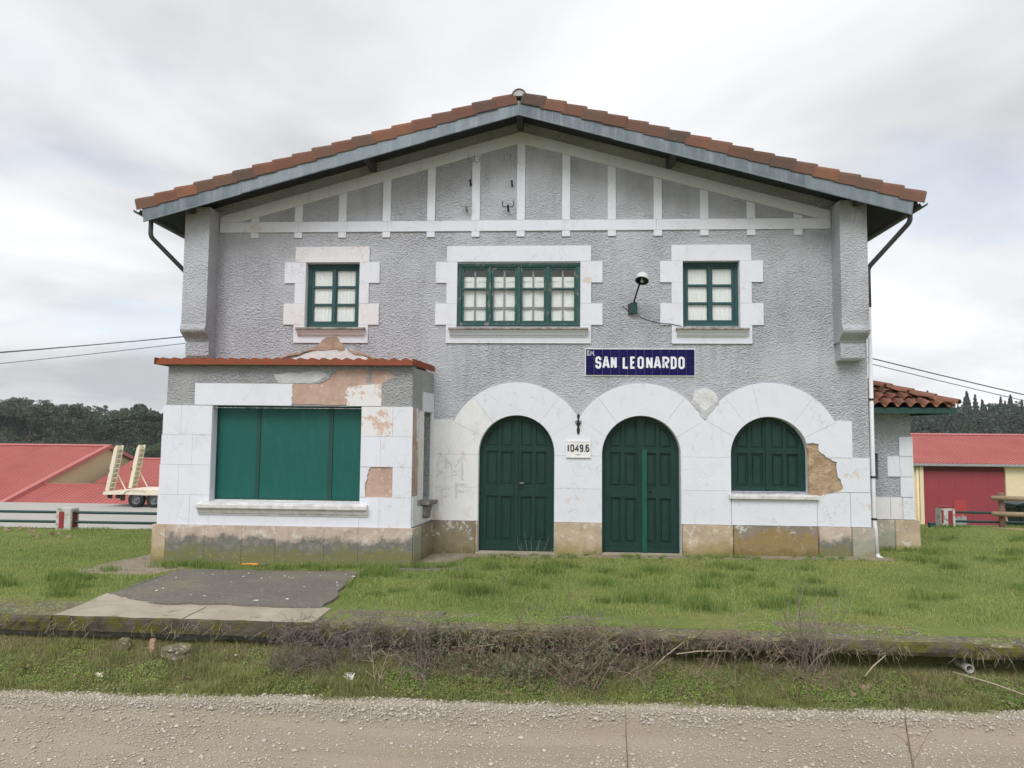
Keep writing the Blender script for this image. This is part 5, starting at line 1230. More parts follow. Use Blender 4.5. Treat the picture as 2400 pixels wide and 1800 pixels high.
# ------------------------------------------------------------------ cream warehouse on the right
WH = thing('warehouse', (35, 46, -4), 'cream warehouse with red ribbed roof and a big crimson sliding door', 'warehouse')
wx0, wx1, wy0, wy1 = 16.0, 60.0, 40.0, 56.0
MB().prism(rect(wx0, wx1, -4.6, .52), wy0, wy0 + .3, [rect(26.57, 32.34, -4.05, .42)]).build('wall', 'cream_wall', WH)
MB().box(wx0, wx0 + .3, wy0 + .302, wy1, -4.6, .52).build('wall', 'cream_wall', WH); MB().box(wx1 - .3, wx1, wy0 + .302, wy1, -4.6, .52).build('wall', 'cream_wall', WH); MB().box(wx0, wx1, wy1 + .002, wy1 + .3, -4.6, .52).build('wall', 'cream_wall', WH)
ribbed('roof_sheet', WH, (wx0, wy0 + 8, 2.75), (wx1, wy0 + 8, 2.75), (wx1, wy0 - .35, .62), (wx0, wy0 - .35, .62), .33)
ribbed('roof_sheet', WH, (wx0, wy0 + 8, 2.75), (wx1, wy0 + 8, 2.75), (wx1, wy1 + .6, .62), (wx0, wy1 + .6, .62), .33)
MB().hull_prism([(-.3, -.02), (.3, -.02), (0, .1)], lambda u, v, x: (x, wy0 + 8 + u, 2.76 + v), wx0, wx1).build('ridge_cap', 'flash_pink', WH)
MB().box(wx0, wx1, wy0 - .50, wy0 - .36, .45, .62).build('gutter', 'grey_gutter', WH, bevel=.02); MB().box(wx0, wx1, wy0 - .36, wy0 - .003, .525, .60).build('eave_board', 'grey_gutter', WH)
MB().box(26.57, 32.34, wy0 + .22, wy0 + .26, -4.05, .42).build('door_backing', 'crimson_dark', WH)
dr = thing_part('sliding_door', WH)
for k in range(5):
    a = 26.62 + k * 1.136; MB().box(a, a + 1.130, wy0 + .12, wy0 + .20, -4.0, .06).build('door_panel', 'crimson', dr)
MB().box(28.74, 29.60, wy0 + .095, wy0 + .118, -3.95, -2.0).build('wicket_door', 'wicket_red', dr)
MB().prism([(28.76, -3.9), (29.58, -3.9), (29.58, -3.1), (29.45, -3.2), (29.3, -3.0), (29.2, -3.25), (29.0, -3.1), (28.85, -3.3), (28.76, -3.2)], wy0 + .085, wy0 + .094).build('worn_plate', 'grey_iron', dr)
MB().tube([(26.15, wy0 - .08, .46), (26.15, wy0 - .08, -3.3), (26.22, wy0 - .2, -3.9)], .09, 10).build('downpipe', 'cream_wall', WH, smooth=True)
MB().box(26.3, 26.56, wy0 - .12, wy0 - .003, -4.3, .44).build('door_jamb', 'cream_wall', WH)

# ------------------------------------------------------------------ grass
R_ = np.random.default_rng(12)
def inpoly(x, y, poly):
    c = np.zeros(len(x), bool); n = len(poly)
    for i in range(n):
        x0, y0 = poly[i]; x1, y1 = poly[(i + 1) % n]
        if y0 == y1: continue
        k = ((y0 > y) != (y1 > y)) & (x < (x1 - x0) * (y - y0) / (y1 - y0) + x0); c ^= k
    return c
def hts(x, y, f): return np.array([f(float(a), float(b)) for a, b in zip(x, y)])
def nz(x, y, s, o): return np.array([mnoise.noise(Vector((a * s, b * s, o))) for a, b in zip(x.tolist(), y.tolist())])
def blades(name, x, y, z, h, w, mat, label, bend=.5):
    n = len(x); a = R_.uniform(0, 2 * np.pi, n); lean = R_.normal(0, bend, n) * h; la = R_.uniform(0, 2 * np.pi, n)
    dx, dy = np.cos(a) * w / 2, np.sin(a) * w / 2; lx, ly = np.cos(la) * lean, np.sin(la) * lean
    V = np.zeros((n, 5, 3)); z0 = z - .006
    V[:, 0] = np.stack([x - dx, y - dy, z0], 1); V[:, 1] = np.stack([x + dx, y + dy, z0], 1)
    V[:, 2] = np.stack([x + dx * .8 + lx * .35, y + dy * .8 + ly * .35, z + h * .55], 1); V[:, 3] = np.stack([x - dx * .8 + lx * .35, y - dy * .8 + ly * .35, z + h * .55], 1)
    V[:, 4] = np.stack([x + lx, y + ly, z + h * np.sqrt(np.clip(1 - .5 * (lean / h) ** 2, .3, 1))], 1)
    b = np.arange(n)[:, None] * 5
    F = np.concatenate([b + np.array([[0, 1, 2]]), b + np.array([[0, 2, 3]]), b + np.array([[3, 2, 4]])], 0)
    return tag(np_mesh(name, V.reshape(-1, 3), F, mat), label, 'grass', kind='stuff')
def lawn_points(n, x0, x1, y0, y1, bias):
    x = R_.uniform(x0, x1, n); y = R_.uniform(y0, y1, n)
    d = np.hypot(x, y + 14.9); k = R_.random(n) < np.clip((bias / d) ** 1.6, .05, 1); x, y = x[k], y[k]
    k = ~((x > -7.72) & (x < 6.30) & (y > -.11)) & ~((x > -7.58) & (x < -2.42) & (y > -1.46) & (y < 1)) & ~((x > 6.1) & (x < 7.65) & (y > .88) & (y < 6.1))
    k &= ~(inpoly(x, y, inset(APRON, .16)) | (inpoly(x, y, APRON) & (R_.random(len(x)) < .62))) & ~inpoly(x, y, [(-6.52, -4.3), (-3.0, -4.3), (-3.0, -6), (-6.5, -6)]) & ~inpoly(x, y, PATCH)
    k &= ~(inpoly(x, y, PATH) & (R_.random(len(x)) < .93)) & ~(inpoly(x, y, STRIP) & (R_.random(len(x)) < .88))
    k &= np.where(x < 0, y < 3.6, y < 5.9)
    # along the platform edge the turf thins out over the slabs
    ed = y - (-5.79 - .018 * x); lim = np.where(x > -3, .80, .66) + .11 * np.sin(x * 1.9) * np.sin(x * .7 + 1); k &= (ed > lim) | ((ed > .12) & (R_.random(len(x)) < .05 * (x > -3)))
    x, y = x[k], y[k]
    k = R_.random(len(x)) < np.clip(.85 + 1.1 * nz(x, y, .75, 61.), .22, 1); x, y = x[k], y[k]   # thin and bare spots
    # view wedge only
    k = np.abs(x + .06 * (y + 14.9)) < .80 * (y + 14.9) + 1.2
    return x[k], y[k]
x, y = lawn_points(620000, -16.5, 15.5, -5.6, 5.9, 10.2)
p1 = nz(x, y, .9, 1.); p2 = nz(x, y, 2.6, 7.)
h = (.026 + .036 * R_.random(len(x))) * (1 + .9 * np.clip(p1, -.6, 1) + .8 * np.clip(p2, -.5, 1)); h = np.clip(h, .02, .17)
ed = y + 5.79 + .018 * x; h *= np.where(ed < 1.1, .55, 1); z = hts(x, y, h_top) + np.where(ed < .78, .0, 0)
blades('lawn_grass', x, y, z, h, .006 + .005 * R_.random(len(x)), 'lawn_blades', 'short green winter grass of the lawn', .55)
n = 9000; x = R_.uniform(-9, 13, n); y = R_.uniform(-5.0, 4, n); k = ~((x > -7.7) & (x < 6.3) & (y > -.12)) & ~((x > -7.6) & (x < -2.4) & (y > -1.5)) & ~((x > -6.6) & (x < -3.) & (y < -2.1)) & ~((x > 6.1) & (x < 7.7) & (y > .85)) & (nz(x, y, 1.3, 15.) > .0); x, y = x[k], y[k]
blades('dry_grass', x, y, hts(x, y, h_top), R_.uniform(.03, .10, len(x)), np.full(len(x), .005), 'dry_blades', 'withered straw blades among the lawn grass', .8)
# tufts along the foot of walls and slab edges
def tufts(centers, per, spread, hh):
    X, Y, H = [], [], []
    for cx, cy, s in centers:
        k = int(per * s); X.append(R_.normal(cx, spread * s, k)); Y.append(R_.normal(cy, spread * .6 * s, k)); H.append(np.abs(R_.normal(hh * s, hh * .35, k)) + .03)
    return np.concatenate(X), np.concatenate(Y), np.concatenate(H)
cs = [(-7.05 + .25 * k, -1.62, R_.uniform(.7, 1.2)) for k in range(5)] + [(-5.4 + .22 * k, -1.72, R_.uniform(.3, .7)) for k in range(8)] + [(-3.7 + .24 * k, -1.72, R_.uniform(.7, 1.25)) for k in range(6)]
cs += [(R_.uniform(-1.4, 6.1), R_.uniform(-.5, -.3), R_.uniform(.35, .8)) for k in range(34)] + [(R_.uniform(-1.0, 5.8), -.2, R_.uniform(.25, .5)) for k in range(16)]
cs += [(R_.uniform(-8, 6), R_.uniform(-4.6, -1.2), R_.uniform(.6, 1.9)) for k in range(95)] + [(R_.uniform(6.6, 12), R_.uniform(-4, 3), R_.uniform(.6, 1.8)) for k in range(46)] + [(R_.uniform(-9, -6.9), R_.uniform(-4.6, -3.2), R_.uniform(1, 1.7)) for k in range(12)]
cs += [(10.23 + .2 * k, 4.9, .7) for k in range(-1, 3)] + [(R_.uniform(6.5, 8), .75, .8) for k in range(6)]
x, y, h = tufts(cs, 110, .085, .075)
k = ~inpoly(x, y, APRON) & ~((x > -6.5) & (x < -3.05) & (y < -4.3)) & ~((x > -7.6) & (x < -2.5) & (y > -1.43)) & ~((x > -2.5) & (x < 6.3) & (y > -.085)) & (y > -5.2); x, y, h = x[k], y[k], h[k]
blades('grass_tufts', x, y, hts(x, y, h_top), h, .006 + .004 * R_.random(len(x)), 'tuft_blades', 'taller grass tufts at the foot of the walls and over the lawn', .5)
# bank between platform edge and track
n = 210000; x = R_.uniform(-9.2, 9.2, n); t = R_.random(n); e_ = -5.79 - .018 * x; r_ = -6.62 + .026 * x
y = e_ + .02 + (r_ - .20 * R_.random(n) ** 2 - e_ - .02) * t; k = np.abs(x + .06 * (y + 14.9)) < .76 * (y + 14.9) + .5; x, y, t = x[k], y[k], t[k]
q = nz(x, y, 1.5, 20.); k = R_.random(len(x)) < np.clip(.75 + .9 * q, .25, 1) * np.where(t < .12, .35, 1); x, y, t, q = x[k], y[k], t[k], q[k]
q2 = nz(x, y, 5., 40.); h = np.clip((.025 + .06 * R_.random(len(x))) * (1 + 1.2 * q + 1.1 * q2), .015, .19); z = hts(x, y, height)
blades('bank_grass', x, y, z, h, .005 + .004 * R_.random(len(x)), 'verge_blades', 'rough grass on the bank below the platform edge', .7)
n = 12000; x = R_.uniform(-9, 9, n); t = R_.beta(1.2, 1.6, n); e_ = -5.79 - .018 * x; r_ = -6.62 + .026 * x; y = e_ + (r_ - e_) * t
blades('dry_grass', x, y, hts(x, y, height), R_.uniform(.06, .20, n), np.full(n, .004), 'dry_blades', 'dry straw stalks scattered over the bank', .9)
n = 9000; x = R_.uniform(-9, 9, n); t = R_.random(n); e_ = -5.79 - .018 * x; r_ = -6.62 + .026 * x; y = e_ + (r_ - e_) * t; k = (nz(x, y, 2.2, 91.) > -.05); x, y = x[k], y[k]
BROWN = (x, y)
# creeping broad-leaved weeds
def leaves(name, x, y, z, s, mat, label, cat='weeds', tilt=.5, parent=None):
    n = len(x); V = np.zeros((n, 4, 3)); a = R_.uniform(0, 2 * np.pi, n); tz = R_.normal(0, tilt, n)
    d = np.stack([np.cos(a), np.sin(a), tz], 1); d /= np.linalg.norm(d, axis=1)[:, None]; up = np.stack([R_.normal(0, .3, n), R_.normal(-.25, .3, n), np.ones(n)], 1); w = np.cross(d, up); w /= np.linalg.norm(w, axis=1)[:, None]
    c = np.stack([x, y, z], 1); s = s[:, None]
    V[:, 0] = c - d * s * .5; V[:, 1] = c + w * s * .36; V[:, 2] = c + d * s * .55; V[:, 3] = c - w * s * .36
    F = np.arange(n * 4).reshape(n, 4)
    o = np_mesh(name, V.reshape(-1, 3), F, mat, loc=tuple(WL[parent.name]) if parent is not None else (0, 0, 0), parent=parent)
    if parent is None: tag(o, label, cat, kind='stuff')
    return o
n = 60000; x = R_.uniform(-9, 9, n); t = R_.beta(1.4, 1.4, n); e_ = -5.79 - .018 * x; r_ = -6.62 + .026 * x; y = e_ + (r_ - e_) * t; q = nz(x, y, 1.1, 55.); k = q > -.08; x, y = x[k], y[k]
leaves('creeping_weeds', x, y, hts(x, y, height) + R_.uniform(.02, .07, len(x)), R_.uniform(.012, .03, len(x)), 'weed_leaf', 'bright green low weeds creeping over the bank')
x, y = BROWN; leaves('leaf_litter', x, y, hts(x, y, height) + R_.uniform(.01, .06, len(x)), R_.uniform(.008, .03, len(x)), 'dead_leaf', 'small withered leaf litter strewn over the bank', 'leaf litter', .7)
n = 9000; x = R_.uniform(-9, 10, n); e_ = -5.79 - .018 * x; y = e_ + R_.uniform(.04, .7, n); q = nz(x, y, 1.4, 75.); k = (q > .1) & ~((x > -6.6) & (x < -2.9)); x, y = x[k], y[k]
leaves('moss_cushions', x, y, .008 + R_.uniform(0, .015, len(x)), R_.uniform(.01, .03, len(x)), 'lawn_blades', 'small moss cushions on the slab tops', 'moss', .4)

# ------------------------------------------------------------------ gravel
def stones(name, x, y, z, s, mat, label):
    n = len(x); base = np.array([(1, 0, 0), (-1, 0, 0), (0, 1, 0), (0, -1, 0), (0, 0, 1), (0, 0, -1), (.62, .62, .55), (-.62, .6, .5), (.55, -.66, .52), (-.6, -.6, .55)], float)
    F0 = np.array([(4, 6, 7), (4, 8, 6), (4, 9, 8), (4, 7, 9), (6, 0, 2), (7, 2, 1), (9, 1, 3), (8, 3, 0), (6, 2, 7), (8, 0, 6), (9, 3, 8), (7, 1, 9), (0, 5, 2), (2, 5, 1), (1, 5, 3), (3, 5, 0)])
    P = base[None] * R_.uniform(.65, 1.2, (n, 10, 1)); P[:, :, 2] *= R_.uniform(.45, .8, (n, 1)); P[:, :, 0] *= R_.uniform(.8, 1.35, (n, 1))
    a = R_.uniform(0, 2 * np.pi, n); c, s_ = np.cos(a)[:, None], np.sin(a)[:, None]; X = P[:, :, 0] * c - P[:, :, 1] * s_; Yy = P[:, :, 0] * s_ + P[:, :, 1] * c
    V = np.stack([x[:, None] + X * s[:, None], y[:, None] + Yy * s[:, None], z[:, None] + P[:, :, 2] * s[:, None] + s[:, None] * .15], 2)
    F = (np.arange(n) * 10)[:, None, None] + F0[None]
    return tag(np_mesh(name, V.reshape(-1, 3), F.reshape(-1, 3), mat), label, 'gravel', kind='stuff')
n = 26000; x = R_.uniform(-8.5, 8.5, n); r_ = -6.62 + .026 * x + .03 * np.sin(x * 1.7); y = r_ - .02 - np.abs(R_.normal(0, .26, n)) + R_.normal(0, .07, n); s = R_.lognormal(np.log(.0066), .5, n)
k = np.abs(x + .06 * (y + 14.9)) < .76 * (y + 14.9) + .3; x, y, s = x[k], y[k], s[k]
stones('gravel_stones', x, y, np.where(y > r_[k], hts(x, y, height), ROAD_Z + .022), np.clip(s, .005, .03), 'pebble', 'pale crushed stones heaped along the edge of the track')
n = 56000; x = R_.uniform(-7.5, 7.5, n); y = R_.uniform(-8.9, -6.8, n); q = nz(x, y * 2.2, .8, 33.); k = (R_.random(n) < np.clip(.42 + 1.3 * q + .45 * (-7.25 - y), .08, 1)); x, y = x[k], y[k]; s = np.clip(R_.lognormal(np.log(.0056), .55, len(x)), .004, .032)
stones('gravel_stones', x, y, np.full(len(x), ROAD_Z + .008), s, 'pebble', 'loose stones scattered over the gravel track')

# ------------------------------------------------------------------ brambles and dry shrubs
def twig(W, p, d, L, r, rg, curl=.35, grav=0., n=5):
    p = Vector(p); d = Vector(d).normalized(); pts = [p.copy()]; 
    for i in range(n):
        d = (d + Vector((rg.gauss(0, curl), rg.gauss(0, curl), rg.gauss(0, curl) - grav)) * .5).normalized(); p = p + d * (L / n); pts.append(p.copy())
    W.tube(pts, [r * (1 - .7 * i / n) for i in range(n + 1)], 3, caps=False); return pts
def bush(label, x0, x1, canes, mat, nleaf=0, seed=1, hmax=.5, hang=.3, leaf='bramble_leaf', name='bramble_bush', depth=.5, fine=4):
    """canes rooted on the bank or under the slab, each with side twigs; some arch over the edge and hang"""
    rg = random.Random(seed); xc = (x0 + x1) / 2; t = thing(name, (xc, edge_y(xc) - .15, height(xc, edge_y(xc) - .15)), label, 'bush', 'brambles along the platform edge')
    W = MB(); tips = []; cl = [(rg.uniform(x0, x1), rg.uniform(.0, depth), rg.uniform(.55, 1.1)) for _ in range(7)]
    for k in range(canes):
        cx, cd, ch = cl[rg.randrange(7)]; x = min(x1, max(x0, rg.gauss(cx, .12))); ey = edge_y(x); r = rg.choice((.003, .004, .0055, .0075))
        if rg.random() > hang:
            y = ey - abs(rg.gauss(cd, .12)) - .01; z = height(x, y) - .02; L = rg.uniform(.35, 1.) * hmax * ch + .06
            pts = twig(W, (x, y, z), (rg.gauss(0, .45), rg.gauss(.0, .35), 1), L, r, rg, .55, .08, 6)
        else:
            z = rg.uniform(-.10, .05); y = ey + (rg.uniform(-.03, .12) if z > -.01 else -.04); L = rg.uniform(.15, .6)
            pts = twig(W, (x, y, z), (rg.gauss(0, .9), -.6, rg.uniform(-.1, 1.2)), L, r, rg, .55, .55, 6)
        tips += pts[2:]
        for p in pts[1:]:
            for q in range(rg.randrange(fine)):
                e_ = twig(W, p, (rg.gauss(0, 1), rg.gauss(-.1, .7), rg.gauss(.35, .7)), rg.uniform(.04, .17), .0022, rg, .6, .1, 3); tips.append(e_[-1])
    W.build('stems', mat, t, fix=False)
    if nleaf:
        P = np.array([tips[rg.randrange(len(tips))] for _ in range(nleaf)]) + R_.normal(0, .014, (nleaf, 3))
        leaves('leaves', P[:, 0], P[:, 1], P[:, 2], R_.uniform(.016, .045, nleaf), leaf, None, parent=t, tilt=.8)
    return t
bush('dark leafless bramble thicket hanging over the concrete slab corner', -3.30, -2.30, 150, 'dark_twig', 160, 3, .74, .22)
bush('dense dark bramble thicket beside the slab corner thicket', -2.45, -1.45, 150, 'dark_twig', 420, 4, .70, .2)
bush('leafy grey-green bramble below the first arched door', -1.6, -.5, 95, 'bramble_twig', 1200, 5, .58, .35)
bush('tall reddish bramble tangle with leaves spilling down to the track', -.6, .55, 150, 'bramble_twig', 1700, 6, 1.0, .22, depth=.6)
bush('dry brown stems drooping over the slab edge below the second door', .65, 1.7, 85, 'bramble_twig', 160, 7, .52, .62, fine=4)
bush('thin straw-coloured stems drooping over the mossy slab edge', 1.65, 2.75, 80, 'bramble_twig', 200, 8, .52, .6, fine=4)
bush('low weedy bramble patch on the bank at the track side', -.85, .75, 110, 'bramble_twig', 1300, 16, .30, 0., depth=.75)
# roots and dead grass hanging from the slab edge
W = MB(); rg = random.Random(71)
for k in range(900):
    x = rg.uniform(-9, 9)
    if mnoise.noise(Vector((x * 1.7, 3, 9))) < -.05: continue
    twig(W, (x, edge_y(x) + rg.uniform(-.015, .03), rg.uniform(-.17, .0)), (rg.gauss(0, .5), -.35, rg.uniform(-1, .3)), rg.uniform(.05, .22), .0024, rg, .5, .5, 4)
o = W.build('hanging_roots', 'straw_twig', fix=False); tag(o, 'roots and dead grass hanging from the platform edge', 'roots', kind='stuff')
# bare branching shrub
SH = thing('bare_shrub', (3.0, -5.95, -.36), 'bare branching shrub rising above the platform edge', 'bush', 'brambles along the platform edge')
rg = random.Random(33); W = MB()
for k in range(16):
    pts = twig(W, (3.0 + rg.gauss(0, .06), -5.95 + rg.gauss(0, .05), -.38), (rg.gauss(0, .38), rg.gauss(0, .25), 1), rg.uniform(.5, 1.05), .008, rg, .25, 0, 6)
    for p in pts[2:]:
        for j in range(2): twig(W, p, (rg.gauss(0, .7), rg.gauss(0, .5), .8), rg.uniform(.12, .38), .0035, rg, .3)
W.build('branches', 'dark_twig', SH, fix=False)
W = MB()
for k in range(420): twig(W, (3.0 + rg.gauss(0, .24), -6.0 + rg.gauss(0, .12), height(3.0, -6.0) - .02), (rg.gauss(0, 1), rg.gauss(0, .6), 1), rg.uniform(.1, .34), .0028, rg, .6, .2)
W.build('dead_stems', 'bramble_twig', SH, fix=False)['kind'] = 'stuff'
# pale dead weed in the bank and other straw stalks
DW = thing('dead_weed', (-2.15, -6.35, -.45), 'pale forked dead weed standing on the bank', 'plant'); W = MB(); rg = random.Random(8)
a = twig(W, (-2.02, -6.42, -.48), (-.35, 0, 1), .42, .008, rg, .15, 0, 5); b = twig(W, (-2.0, -6.42, -.48), (.35, .05, 1), .40, .007, rg, .15, 0, 5)
for p in a[1:] + b[1:]:
    for j in range(3): twig(W, p, (rg.gauss(0, 1), rg.gauss(0, .5), .6), rg.uniform(.05, .16), .004, rg, .3, 0, 3)
W.build('stems', 'straw_twig', DW, fix=False)
W = MB(); rg = random.Random(19)
for k in range(46):
    x = rg.uniform(-3.4, 4.5); y = rg.uniform(-6.2, -4.6); z = height(x, y); 
    if x < -2.9 and y > -5.8: continue
    twig(W, (x, y, z), (rg.gauss(0, .18), rg.gauss(0, .15), 1), rg.uniform(.2, .62), .0032, rg, .12, .0, 5)
for (x, y) in ((-.55, -1.25), (-.42, -1.3), (-.30, -1.2), (-1.55, -2.6), (-1.5, -2.7), (-.75, -3.6), (.25, -3.9)):
    for j in range(3): twig(W, (x, y, .0), (rg.gauss(0, .25), rg.gauss(0, .2), 1), rg.uniform(.3, .62), .0045, rg, .15, .0, 5)
o = W.build('straw_stalks', 'straw_twig', fix=False); tag(o, 'thin dry stalks standing up from bank and lawn', 'stalks', kind='stuff')
# longer fallen sticks on the bank
for (p, q, lab) in (((-1.05, -5.98, -.2), (-.70, -5.92, -.13), 'short pale stick lying in the leafy bramble'), ((1.15, -6.05, -.33), (1.55, -5.9, -.05), 'pale dead stick leaning on the bank under the drooping stems'), ((1.45, -5.95, -.18), (2.1, -5.95, -.13), 'long pale stick lying under the straw-coloured stems'), ((3.55, -6.1, -.33), (3.85, -5.95, -.13), 'bent pale stick beside the bare shrub'), ((4.6, -5.95, -.30), (5.4, -6.5, -.47), 'thin pale stick lying down the bank below the drain pipe')):
    P_, Q_ = Vector(p), Vector(q); W = MB().tube([P_, P_.lerp(Q_, .4) + Vector((0, 0, .02)), Q_], [.009, .008, .005], 6); tag(W.build('dead_stick', 'straw_twig', smooth=True), lab, 'stick')
# saplings on the near bank of the cutting
SP = thing('bare_sapling', (2.33, -9.89, ROAD_Z), 'thin bare sapling with side twigs growing at the near side of the track', 'plant'); W = MB(); rg = random.Random(3)
W.tube([(2.34, -9.89, -.56), (2.325, -9.9, -.1), (2.305, -9.9, .27), (2.275, -9.89, .50), (2.262, -9.89, .655)], [.008, .007, .006, .0045, .002], 6)
for z, dx_, L in ((.30, .5, .30), (.42, -.8, .20), (.5, -.7, .16), (.46, .6, .16), (.36, .8, .22)): twig(W, (2.30 - (z - .27) * .1, -9.89, z), (dx_, rg.gauss(0, .3), .9), L, .004, rg, .25)
for k in range(14): z = rg.uniform(.25, .62); twig(W, (2.30 - (z - .27) * .1, -9.89, z), (rg.gauss(0, 1), rg.gauss(0, 1), .4), .025, .004, rg, .2, 0, 2)
W.build('stem', 'bramble_twig', SP, fix=False)
SP = thing('bare_sapling', (.49, -9.89, ROAD_Z), 'single thin bare stem growing at the near side of the track', 'plant'); W = MB(); W.tube([(.47, -9.89, -.56), (.495, -9.89, 0), (.488, -9.89, .25), (.478, -9.9, .45), (.474, -9.89, .62)], [.0065, .006, .005, .004, .0015], 6)
for k in range(6): z = rg.uniform(.25, .55); twig(W, (.48, -9.89, z), (rg.gauss(0, 1), rg.gauss(0, 1), .6), .03, .003, rg, .2, 0, 2)
W.build('stem', 'bramble_twig', SP, fix=False)

# ------------------------------------------------------------------ fallen leaves, stones, litter
ol = []
for k in range(36):
    a = 2 * math.pi * k / 36; r = .5 + .38 * abs(math.cos(2.5 * (a - math.pi / 2))) ** 1.5 + .08 * math.sin(11 * a); 
    if abs(a - 1.5 * math.pi) < .12: r = .35
    ol.append((r * math.cos(a), r * math.sin(a)))
def leaf_mesh(name, mat, curl):
    V_ = [(0, 0, .05)] + [(x, y, .06 + curl * (x * x - .5 * y * y) + .12 * abs(y)) for x, y in ol]; V_ += [(0, -.5, .1), (.03, -.5, .1), (.02, -1.1, .0)]
    F_ = [(0, 1 + k, 1 + (k + 1) % 36) for k in range(36)] + [(37, 38, 39)]
    me = MB().add(V_, F_).mesh(name, fix=False); me.materials.append(M(mat)); return me
lms = [leaf_mesh('fallen_leaf', 'dead_leaf', c) for c in (.5, .8, -.3)]; lpale = leaf_mesh('fallen_leaf', 'pale_leaf', .6)
spots = [(1.86, -6.19), (2.45, -6.14), (2.85, -6.10), (3.2, -5.95), (3.32, -6.34), (4.25, -6.0), (4.66, -6.0), (4.72, -6.29), (-1.6, -5.95), (-1.57, -6.34), (-2.69, -6.5), (-3.06, -6.17), (-5.5, -6.55), (-.88, -6.52), (-.49, -6.55), (2.28, -6.22), (2.55, -6.3), (4.98, -6.4), (-.22, -6.5), (3.5, -6.2), (-3.4, -5.95), (5.4, -6.3), (-6.2, -6.4), (.9, -6.35), (1.4, -6.4), (-4.2, -6.5)]
rg = random.Random(6)
for k, (x, y) in enumerate(spots):
    o = shared('fallen_leaf', lms[k % 3], None, (x, y, height(x, y) + .05), (rg.gauss(.5, .4), rg.gauss(0, .4), rg.uniform(0, 6.3)), (.042 + .026 * rg.random(),) * 3); tag(o, 'curled brown fallen leaf on the grassy bank', 'leaf', 'fallen leaves on the bank')
for k in range(22):
    x, y = rg.uniform(-14, -8.2), rg.uniform(1.4, 3.1); o = shared('fallen_leaf', lms[k % 3], None, (x, y, h_top(x, y) + .05), (rg.gauss(.4, .5), rg.gauss(0, .5), rg.uniform(0, 6.3)), (.05 + .035 * rg.random(),) * 3); tag(o, 'brown fallen leaf on the lawn near the green pipe fence', 'leaf', 'fallen leaves by the fence')
for (x, y) in ((-5.25, -6.5), (-3.83, -6.0)): tag(shared('fallen_leaf', lpale, None, (x, y, height(x, y) + .05), (.5, .2, x), (.06,) * 3), 'pale bleached leaf lying on the bank below the concrete slab', 'leaf', 'pale leaves on the bank')
def rock(name, c, sx, sy, sz, mat, label, cat, seed):
    bm = bmesh.new(); bmesh.ops.create_icosphere(bm, subdivisions=3, radius=1)
    for v in bm.verts:
        d = v.co.copy(); q = max(abs(d.x), abs(d.y), abs(d.z)); d = d * (.55 / q + .45); f = 1 + .22 * mnoise.noise(d * 1.6 + Vector((seed, 0, 0))) + .10 * mnoise.noise(d * 5 + Vector((0, seed, 0))); v.co = Vector((d.x * sx * f, d.y * sy * f, d.z * sz * f))
    me = bpy.data.meshes.new(name); bm.to_mesh(me); bm.free(); me.materials.append(M(mat)); o = bpy.data.objects.new(name, me); link(o, None, c); return tag(o, label, cat)
rock('concrete_rubble', (-4.60, -5.98, -.31), .19, .13, .085, 'mossy', 'broken mossy lump of concrete lying under the slab edge', 'rubble', 3.)
rock('stone', (-5.35, -5.82, -.30), .07, .06, .10, 'mossy', 'small grey stone wedged under the slab edge beside the brick', 'stone', 8.)
o = MB().box(-5.02, -4.95, -5.86, -5.80, -.42, -.20).build('brick', 'stone_core', bevel=.008); tag(o, 'upright broken brick under the concrete slab edge', 'brick')
PP = thing('drain_pipe', (4.86, -5.80, -.34), 'pale open drain pipe end under the mossy slab', 'pipe')
W = MB(); sec = [(.062, -.34), (.062, -.08), (.062, 0.), (.05, 0.), (.05, -.30)]
W.lathe([(.048, .30), (.05, .0), (.04, .0), (.04, .30)], (4.87, -5.80, -.305), 'y', 20); W.build('pipe', 'post_concrete', PP, smooth=False)
MB().tube([(-5.52, -2.02, .05), (-5.45, -2.06, .055), (-5.36, -2.03, .06), (-5.29, -2.06, .05), (-5.21, -2.04, .05), (-5.25, -1.99, .05), (-5.36, -1.99, .05)], .016, 8).build('orange_strap', 'orange_plastic', smooth=True)
tag(bpy.data.objects['orange_strap'], 'orange plastic strap lying at the foot of the bay', 'strap')
rg = random.Random(5); V_ = [(-2.34 + rg.uniform(-.07, .07), -6.40 + rg.uniform(-.06, .06), height(-2.34, -6.4) + .04 + rg.uniform(0, .09)) for k in range(16)]
o = MB().add(V_, [(0, 1, 2), (2, 3, 4), (4, 5, 6), (6, 7, 8), (8, 9, 10), (10, 11, 12), (12, 13, 14), (1, 5, 9), (3, 8, 15), (0, 7, 13)]).build('paper_litter', 'white_paper', fix=False); tag(o, 'crumpled white paper caught in the weeds on the bank', 'litter')
# pale flakes of fallen plaster on the asphalt
fm = MB().add([(-1, -.6, 0), (.9, -.8, 0), (1.1, .4, .1), (-.4, .8, .05), (-1, -.6, -.25), (.9, -.8, -.25), (1.1, .4, -.2), (-.4, .8, -.2)], [(0, 1, 2, 3), (4, 7, 6, 5), (0, 4, 5, 1), (1, 5, 6, 2), (2, 6, 7, 3), (3, 7, 4, 0)]).mesh('plaster_flake'); fm.materials.append(M('plate_white'))
for k in range(26):
    x, y = rg.uniform(-6.1, -3.3), rg.uniform(-4.9, -2.4); s = rg.uniform(.012, .035); tag(shared('plaster_flake', fm, None, (x, y, h_top(x, y) + .045), (0, 0, rg.uniform(0, 6)), (s, s * .7, s * .6)), 'small white plaster flake on the dark asphalt apron', 'debris', 'plaster flakes on the asphalt')

